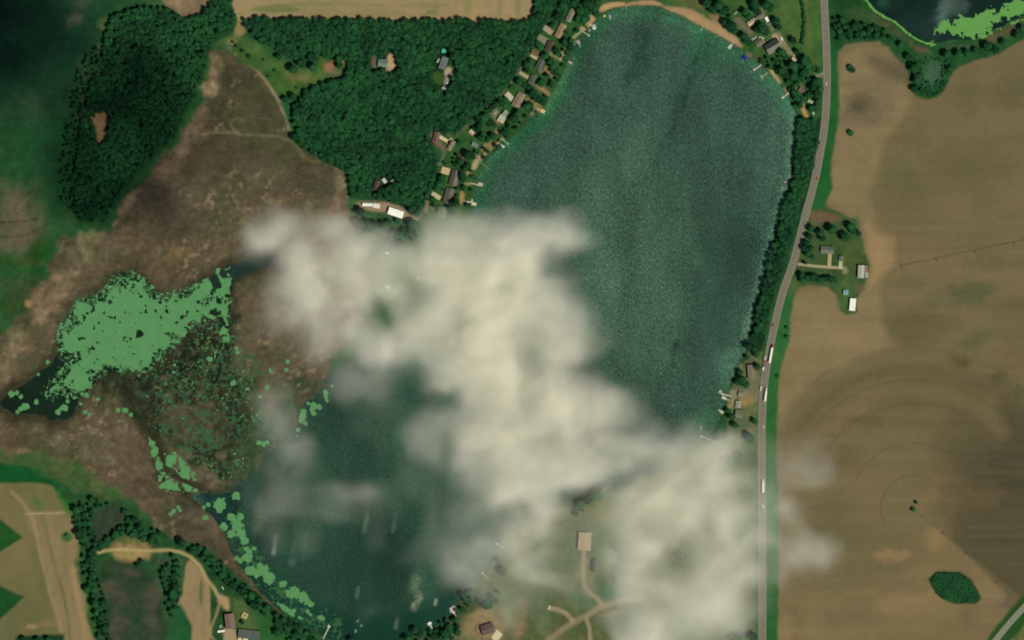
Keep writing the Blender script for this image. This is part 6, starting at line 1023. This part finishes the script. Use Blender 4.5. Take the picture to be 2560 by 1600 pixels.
# --- low thickets and shrubs
SHR = []
for i in range(15): SHR.append((2006 + 4 * math.sin(i * .3) - (1.5 if i < 6 else 0) + i * .25, 2 + i * 7.6, 3.6 + rnd.random() * 1.6))
for i, (x, y, r) in enumerate(SHR): tree('shrub', f'{ORD[i] or "first "}shrub from the north in the thin row beside the highway lawn', x, y, r, 'row of shrubs beside the highway lawn', 'shrub', .7)
for x, y, r, lb in [(2126, 168, 7, 'dark bush at the upper end of the teardrop thicket in the brown field'), (2130, 176, 8, 'round bush at the lower end of the teardrop thicket in the brown field'), (2126, 333, 7, 'single dark bush lower in the light brown field strip'), (2283, 1274, 6, 'low dark bush at the irrigation pivot'), (2290, 1256, 4.5, 'faint small bush just above the irrigation pivot'), (1966, 818, 4, 'small dark bush high on the highway verge'), (1967, 843, 5, 'dark bush on the verge beside the long white trailer'), (1944, 941, 4, 'tiny round bush on the verge by the dockside houses'), (167, 1338, 4, 'tiny bush in the round grass spot of the hay field'), (742, 220, 3, 'tiny shrub in the lower clearing'), (687, 177, 4, 'small shrub on the clearing near the marsh'), (672, 192, 4, 'small shrub at the marsh edge of the clearing'), (660, 150, 3.5, 'tiny shrub in the north-west of the clearing'), (583, 106, 4, 'dark shrub by the track at the north-west corner of the wood'), (592, 116, 5, 'round shrub on the dry bank above the marsh tip'), (606, 128, 5, 'second round shrub lower on the dry bank'), (622, 142, 5, 'third round shrub lowest on the dry bank'), (1392, 1352 + 0, 0, '')]:
    if r: tree('shrub', lb, x, y, r, 'scattered shrubs', 'shrub', .6)
OVAL = [(2327, 1451), (2343, 1433), (2375, 1432), (2396, 1435), (2423, 1451), (2444, 1478), (2448, 1494), (2436, 1502), (2404, 1507), (2380, 1505), (2354, 1494), (2335, 1475)]
paint_oval = scatter(OVAL, 3.9, 2.4, 3.8, 31)
mass('thicket', 'dense dark green oval thicket alone in the brown field', [(r, x, y, '') for x, y, r in paint_oval], .38)
mass('reed_scrub', 'low green scrub around the bowl below the north-east pond', [(r, x, y, '') for x, y, r in scatter([(2285, 150), (2380, 130), (2384, 170), (2366, 216), (2345, 238), (2316, 246), (2292, 236)], 7, 2.4, 4.2, 32, [ell(2332, 178, 20, 30)], .6)], .6)

# ------------------------------------------------------------------ clouds: drifting vapour with real depth
ROWS = """
00100000000000000000000000000000000000
03663454111266775567730000000000000000
16765467651378888877752000000000000000
12266568766688888874210000000000000000
00267778666667888873210000000000000000
00357777656567788886420000000000000000
00336777526567789877631000000000000000
01334666416777899766642000000000000000
01113446666767899767652100000000000000
00002323677667889888763100000000000000
00000123453257889 9876310000000000000
00111134431147778899865200000000000000
02320012221012667788876642000000000000
01331001111235677777776642100000000000
01331001111443677777777633323210000000
00244100011342677777677666775664221221
01233100001122577777777653577763222232
11332111111111367766665425677765432232
12333344421111246665212367776653342000
01322332211011333346322566677565434200
01211000110011223555323456667455442300
00212100110112344554322356667656653443
00000000001113433454322566335676534442
00000000000003443244321466566666523100
00000000000000143222222366677775210000
00000000000000012321011356567876310000
00000000000000001201000246766665200000
00000000000000000000000056743322100000
"""
ROWS = [q.replace(' ', '')[:38].ljust(38, '0') for q in ROWS.strip().split('\n')]
A = np.array([[int(c) for c in q] for q in ROWS], float) / 10
ax_ = 600 + 40 * np.arange(38)[None, :]; ay_ = 520 + 40 * np.arange(28)[:, None]
A0 = A; A = np.interp(A0, [0, .1, .2, .3, .4, .5, .6, .7, .8, .9], [0, .05, .13, .24, .38, .50, .59, .68, .76, .83])
A = np.where((ax_ < 1040) & (ay_ > 900), A0 ** 1.45, np.where((ax_ >= 1040) & (ax_ < 1560) & (ay_ > 1270), A0 ** 1.15, A))
A = np.pad(A, ((3, 0), (3, 2)))
def cubic_up(a, k):
    def up(a, ax):
        n = a.shape[ax]; t = np.arange(0, (n - 1) * k + 1) / k; i = np.clip(t.astype(int), 0, n - 2); f = t - i
        g = lambda d: np.take(a, np.clip(i + d, 0, n - 1), axis=ax); sh = [1, 1]; sh[ax] = -1; f = f.reshape(sh)
        b0 = (1 - f) ** 3 / 6; b1 = (3 * f ** 3 - 6 * f ** 2 + 4) / 6; b2 = (-3 * f ** 3 + 3 * f ** 2 + 3 * f + 1) / 6; b3 = f ** 3 / 6
        c0 = -.5 * f ** 3 + f ** 2 - .5 * f; c1 = 1.5 * f ** 3 - 2.5 * f ** 2 + 1; c2 = -1.5 * f ** 3 + 2 * f ** 2 + .5 * f; c3 = .5 * f ** 3 - .5 * f ** 2
        w0, w1, w2, w3 = (.75 * c + .25 * b for c, b in ((c0, b0), (c1, b1), (c2, b2), (c3, b3)))
        return w0 * g(-1) + w1 * g(0) + w2 * g(1) + w3 * g(2)
    return up(up(a, 0), 1)
CK = 4; AU = cubic_up(A, CK)              # one value every 10 photo pixels
cxs = 480 + np.arange(AU.shape[1]) * 40 / CK; cys = 400 + np.arange(AU.shape[0]) * 40 / CK
QX, QY = np.meshgrid(cxs, cys)
wob = fbm(60, 81, 4, 1, 1.0, QX, QY) - .5; AU = np.clip(AU * (1 + .5 * wob) * 1.04 - .015, 0, .93)
TAU = -np.log(1 - AU)
edge = smooth(0, 60, QX - 520) * smooth(0, 60, 2130 - QX); TAU = TAU * edge
d_se = ((QX - 1440) * 200 + (QY - 1262) * 240) / 312 + 26 * (fbm(80, 82, 3, 1, 1.01, QX, QY) - .5)
w_se = smooth(-24, 24, d_se) * smooth(1440, 1500, QX); w_ws = smooth(980, 1020, QY) * (1 - smooth(1000, 1060, QX + (QY - 1100) * .0)); w_veil = smooth(-24, 24, d_se) * (1 - smooth(1440, 1500, QX)) * smooth(1000, 1060, QX)
w_main = np.clip(1 - w_se - w_ws - w_veil, 0, 1)
CLOUD_Z = 1290.0
def cloud_material():
    m = bpy.data.materials.new('cloud_vapour'); m.use_nodes = True; nt = m.node_tree; nt.nodes.clear()
    o = nt.nodes.new('ShaderNodeOutputMaterial'); v = nt.nodes.new('ShaderNodeVolumePrincipled'); v.inputs['Color'].default_value = (0.974, 0.946, 0.80, 1); v.inputs['Density'].default_value = 0.01; v.inputs['Anisotropy'].default_value = CLOUD_G
    nt.links.new(v.outputs[0], o.inputs['Volume']); return m
CLOUD_G = -0.25; TAU_K = 1.0
cm = cloud_material()
def cloud(name, label, wgt, zc, H, seed):
    T = TAU * wgt; jy, jx = np.nonzero(T > .01)
    if len(jy) == 0: return
    y0, y1, x0, x1 = max(0, jy.min() - 1), min(T.shape[0] - 1, jy.max() + 1), max(0, jx.min() - 1), min(T.shape[1] - 1, jx.max() + 1)
    T = T[y0:y1 + 1, x0:x1 + 1]; k = (CAM_H - zc) / CAM_H * S; bx = (cxs[x0:x1 + 1] - 1280) * k; by = (800 - cys[y0:y1 + 1]) * k
    n_y, n_x = T.shape; GXX, GYY = np.meshgrid(bx, by); ox, oy = float(bx.mean()), float(by.mean())
    v = np.stack([GXX - ox, GYY - oy, np.zeros_like(GXX)], -1).reshape(-1, 3); idx = np.arange(n_y * n_x).reshape(n_y, n_x)
    q = np.stack([idx[1:, :-1], idx[1:, 1:], idx[:-1, 1:], idx[:-1, :-1]], -1).reshape(-1, 4)
    me = bpy.data.meshes.new(name); me.from_pydata(v.tolist(), [], q.tolist()); at = me.attributes.new('column', 'FLOAT', 'POINT'); at.data.foreach_set('value', (T * TAU_K).ravel().astype(np.float32)); me.update()
    src = bpy.data.objects.new('vapour_column', me)              # density table, read by the nodes below, not part of the scene
    vd = bpy.data.volumes.new(name); vd.materials.append(cm); vd.render.clipping = 0.0; o = obj(name, vd); o.location = (ox, oy, zc); tag(o, label, 'cloud')
    g = bpy.data.node_groups.new('vapour', 'GeometryNodeTree'); g.interface.new_socket('Geometry', in_out='INPUT', socket_type='NodeSocketGeometry'); g.interface.new_socket('Geometry', in_out='OUTPUT', socket_type='NodeSocketGeometry')
    N, L = g.nodes, g.links; gi = N.new('NodeGroupInput'); go = N.new('NodeGroupOutput'); vc = N.new('GeometryNodeVolumeCube')
    ext_x, ext_y = float(np.ptp(bx)), float(np.ptp(by)); vc.inputs['Min'].default_value = (bx.min() - ox, by.min() - oy, -H); vc.inputs['Max'].default_value = (bx.max() - ox, by.max() - oy, H)
    vc.inputs['Resolution X'].default_value = max(8, int(ext_x / 3.4)); vc.inputs['Resolution Y'].default_value = max(8, int(ext_y / 3.4)); vc.inputs['Resolution Z'].default_value = 14
    na = N.new('GeometryNodeInputNamedAttribute'); na.data_type = 'FLOAT'; na.inputs['Name'].default_value = 'column'
    ps = N.new('GeometryNodeInputPosition'); sx = N.new('ShaderNodeSeparateXYZ'); L.new(ps.outputs[0], sx.inputs[0])
    nz = N.new('ShaderNodeTexNoise'); nz.noise_dimensions = '3D'; nz.inputs['Scale'].default_value = 0.013; nz.inputs['Detail'].default_value = 7; nz.inputs['Roughness'].default_value = .6; nz.inputs['Distortion'].default_value = .6
    of = N.new('ShaderNodeVectorMath'); of.operation = 'ADD'; of.inputs[1].default_value = (seed * 130.0, seed * 71.0, 0); L.new(ps.outputs[0], of.inputs[0]); L.new(of.outputs[0], nz.inputs['Vector'])
    # ragged sampling position, flattened on to the sheet
    wv = N.new('ShaderNodeTexNoise'); wv.inputs['Scale'].default_value = 0.022; wv.inputs['Detail'].default_value = 6; L.new(of.outputs[0], wv.inputs['Vector'])
    sb = N.new('ShaderNodeVectorMath'); sb.operation = 'SUBTRACT'; sb.inputs[1].default_value = (.5, .5, .5); L.new(wv.outputs['Color'], sb.inputs[0])
    sc_ = N.new('ShaderNodeVectorMath'); sc_.operation = 'SCALE'; sc_.inputs['Scale'].default_value = 46.0; L.new(sb.outputs[0], sc_.inputs[0])
    ad = N.new('ShaderNodeVectorMath'); ad.operation = 'ADD'; L.new(ps.outputs[0], ad.inputs[0]); L.new(sc_.outputs[0], ad.inputs[1])
    fl = N.new('ShaderNodeVectorMath'); fl.operation = 'MULTIPLY'; fl.inputs[1].default_value = (1, 1, 0); L.new(ad.outputs[0], fl.inputs[0])
    sn = N.new('GeometryNodeSampleNearestSurface'); sn.data_type = 'FLOAT'; oi = N.new('GeometryNodeObjectInfo'); oi.inputs['Object'].default_value = src; L.new(oi.outputs['Geometry'], sn.inputs['Mesh']); L.new(na.outputs[0], sn.inputs['Value']); L.new(fl.outputs[0], sn.inputs['Sample Position'])
    def M(op, a, b=None):
        n = N.new('ShaderNodeMath'); n.operation = op
        for i, u in enumerate((a, b)):
            if u is None: continue
            if isinstance(u, (int, float)): n.inputs[i].default_value = u
            else: L.new(u, n.inputs[i])
        return n.outputs[0]
    zn = M('DIVIDE', sx.outputs['Z'], H); pr = M('MAXIMUM', M('SUBTRACT', 1.0, M('MULTIPLY', zn, zn)), 0.0)
    nn = M('MAXIMUM', M('MULTIPLY_ADD', nz.outputs['Fac'], 3.0), 0.0); nn.node.inputs[0].links  # noqa
    ma = N.new('ShaderNodeMath'); ma.operation = 'MULTIPLY_ADD'; L.new(nz.outputs['Fac'], ma.inputs[0]); ma.inputs[1].default_value = 4.2; ma.inputs[2].default_value = -1.08; no = M('MAXIMUM', ma.outputs[0], 0.05)
    de = M('MULTIPLY', M('MULTIPLY', sn.outputs['Value'], pr), M('MULTIPLY', no, 100 * 3.0 / (4.0 * H)))
    L.new(de, vc.inputs['Density']); sm_ = N.new('GeometryNodeSetMaterial'); sm_.inputs['Material'].default_value = cm; L.new(vc.outputs[0], sm_.inputs[0]); L.new(sm_.outputs[0], go.inputs[0])
    md = o.modifiers.new('vapour', 'NODES'); md.node_group = g
    return o
cloud('cloud', 'large cream cloud lying across the middle of the lake', w_main, CLOUD_Z, 60, 1)
cloud('cloud', 'cream cloud covering the lower right up to the highway', w_se, CLOUD_Z - 30, 55, 2)
cloud('cloud', 'thin veil of cloud over the southern point and gravel road', w_veil, CLOUD_Z - 20, 40, 3)
cloud('cloud', 'faint wisps of cloud over the south-western water', w_ws, CLOUD_Z - 10, 40, 4)
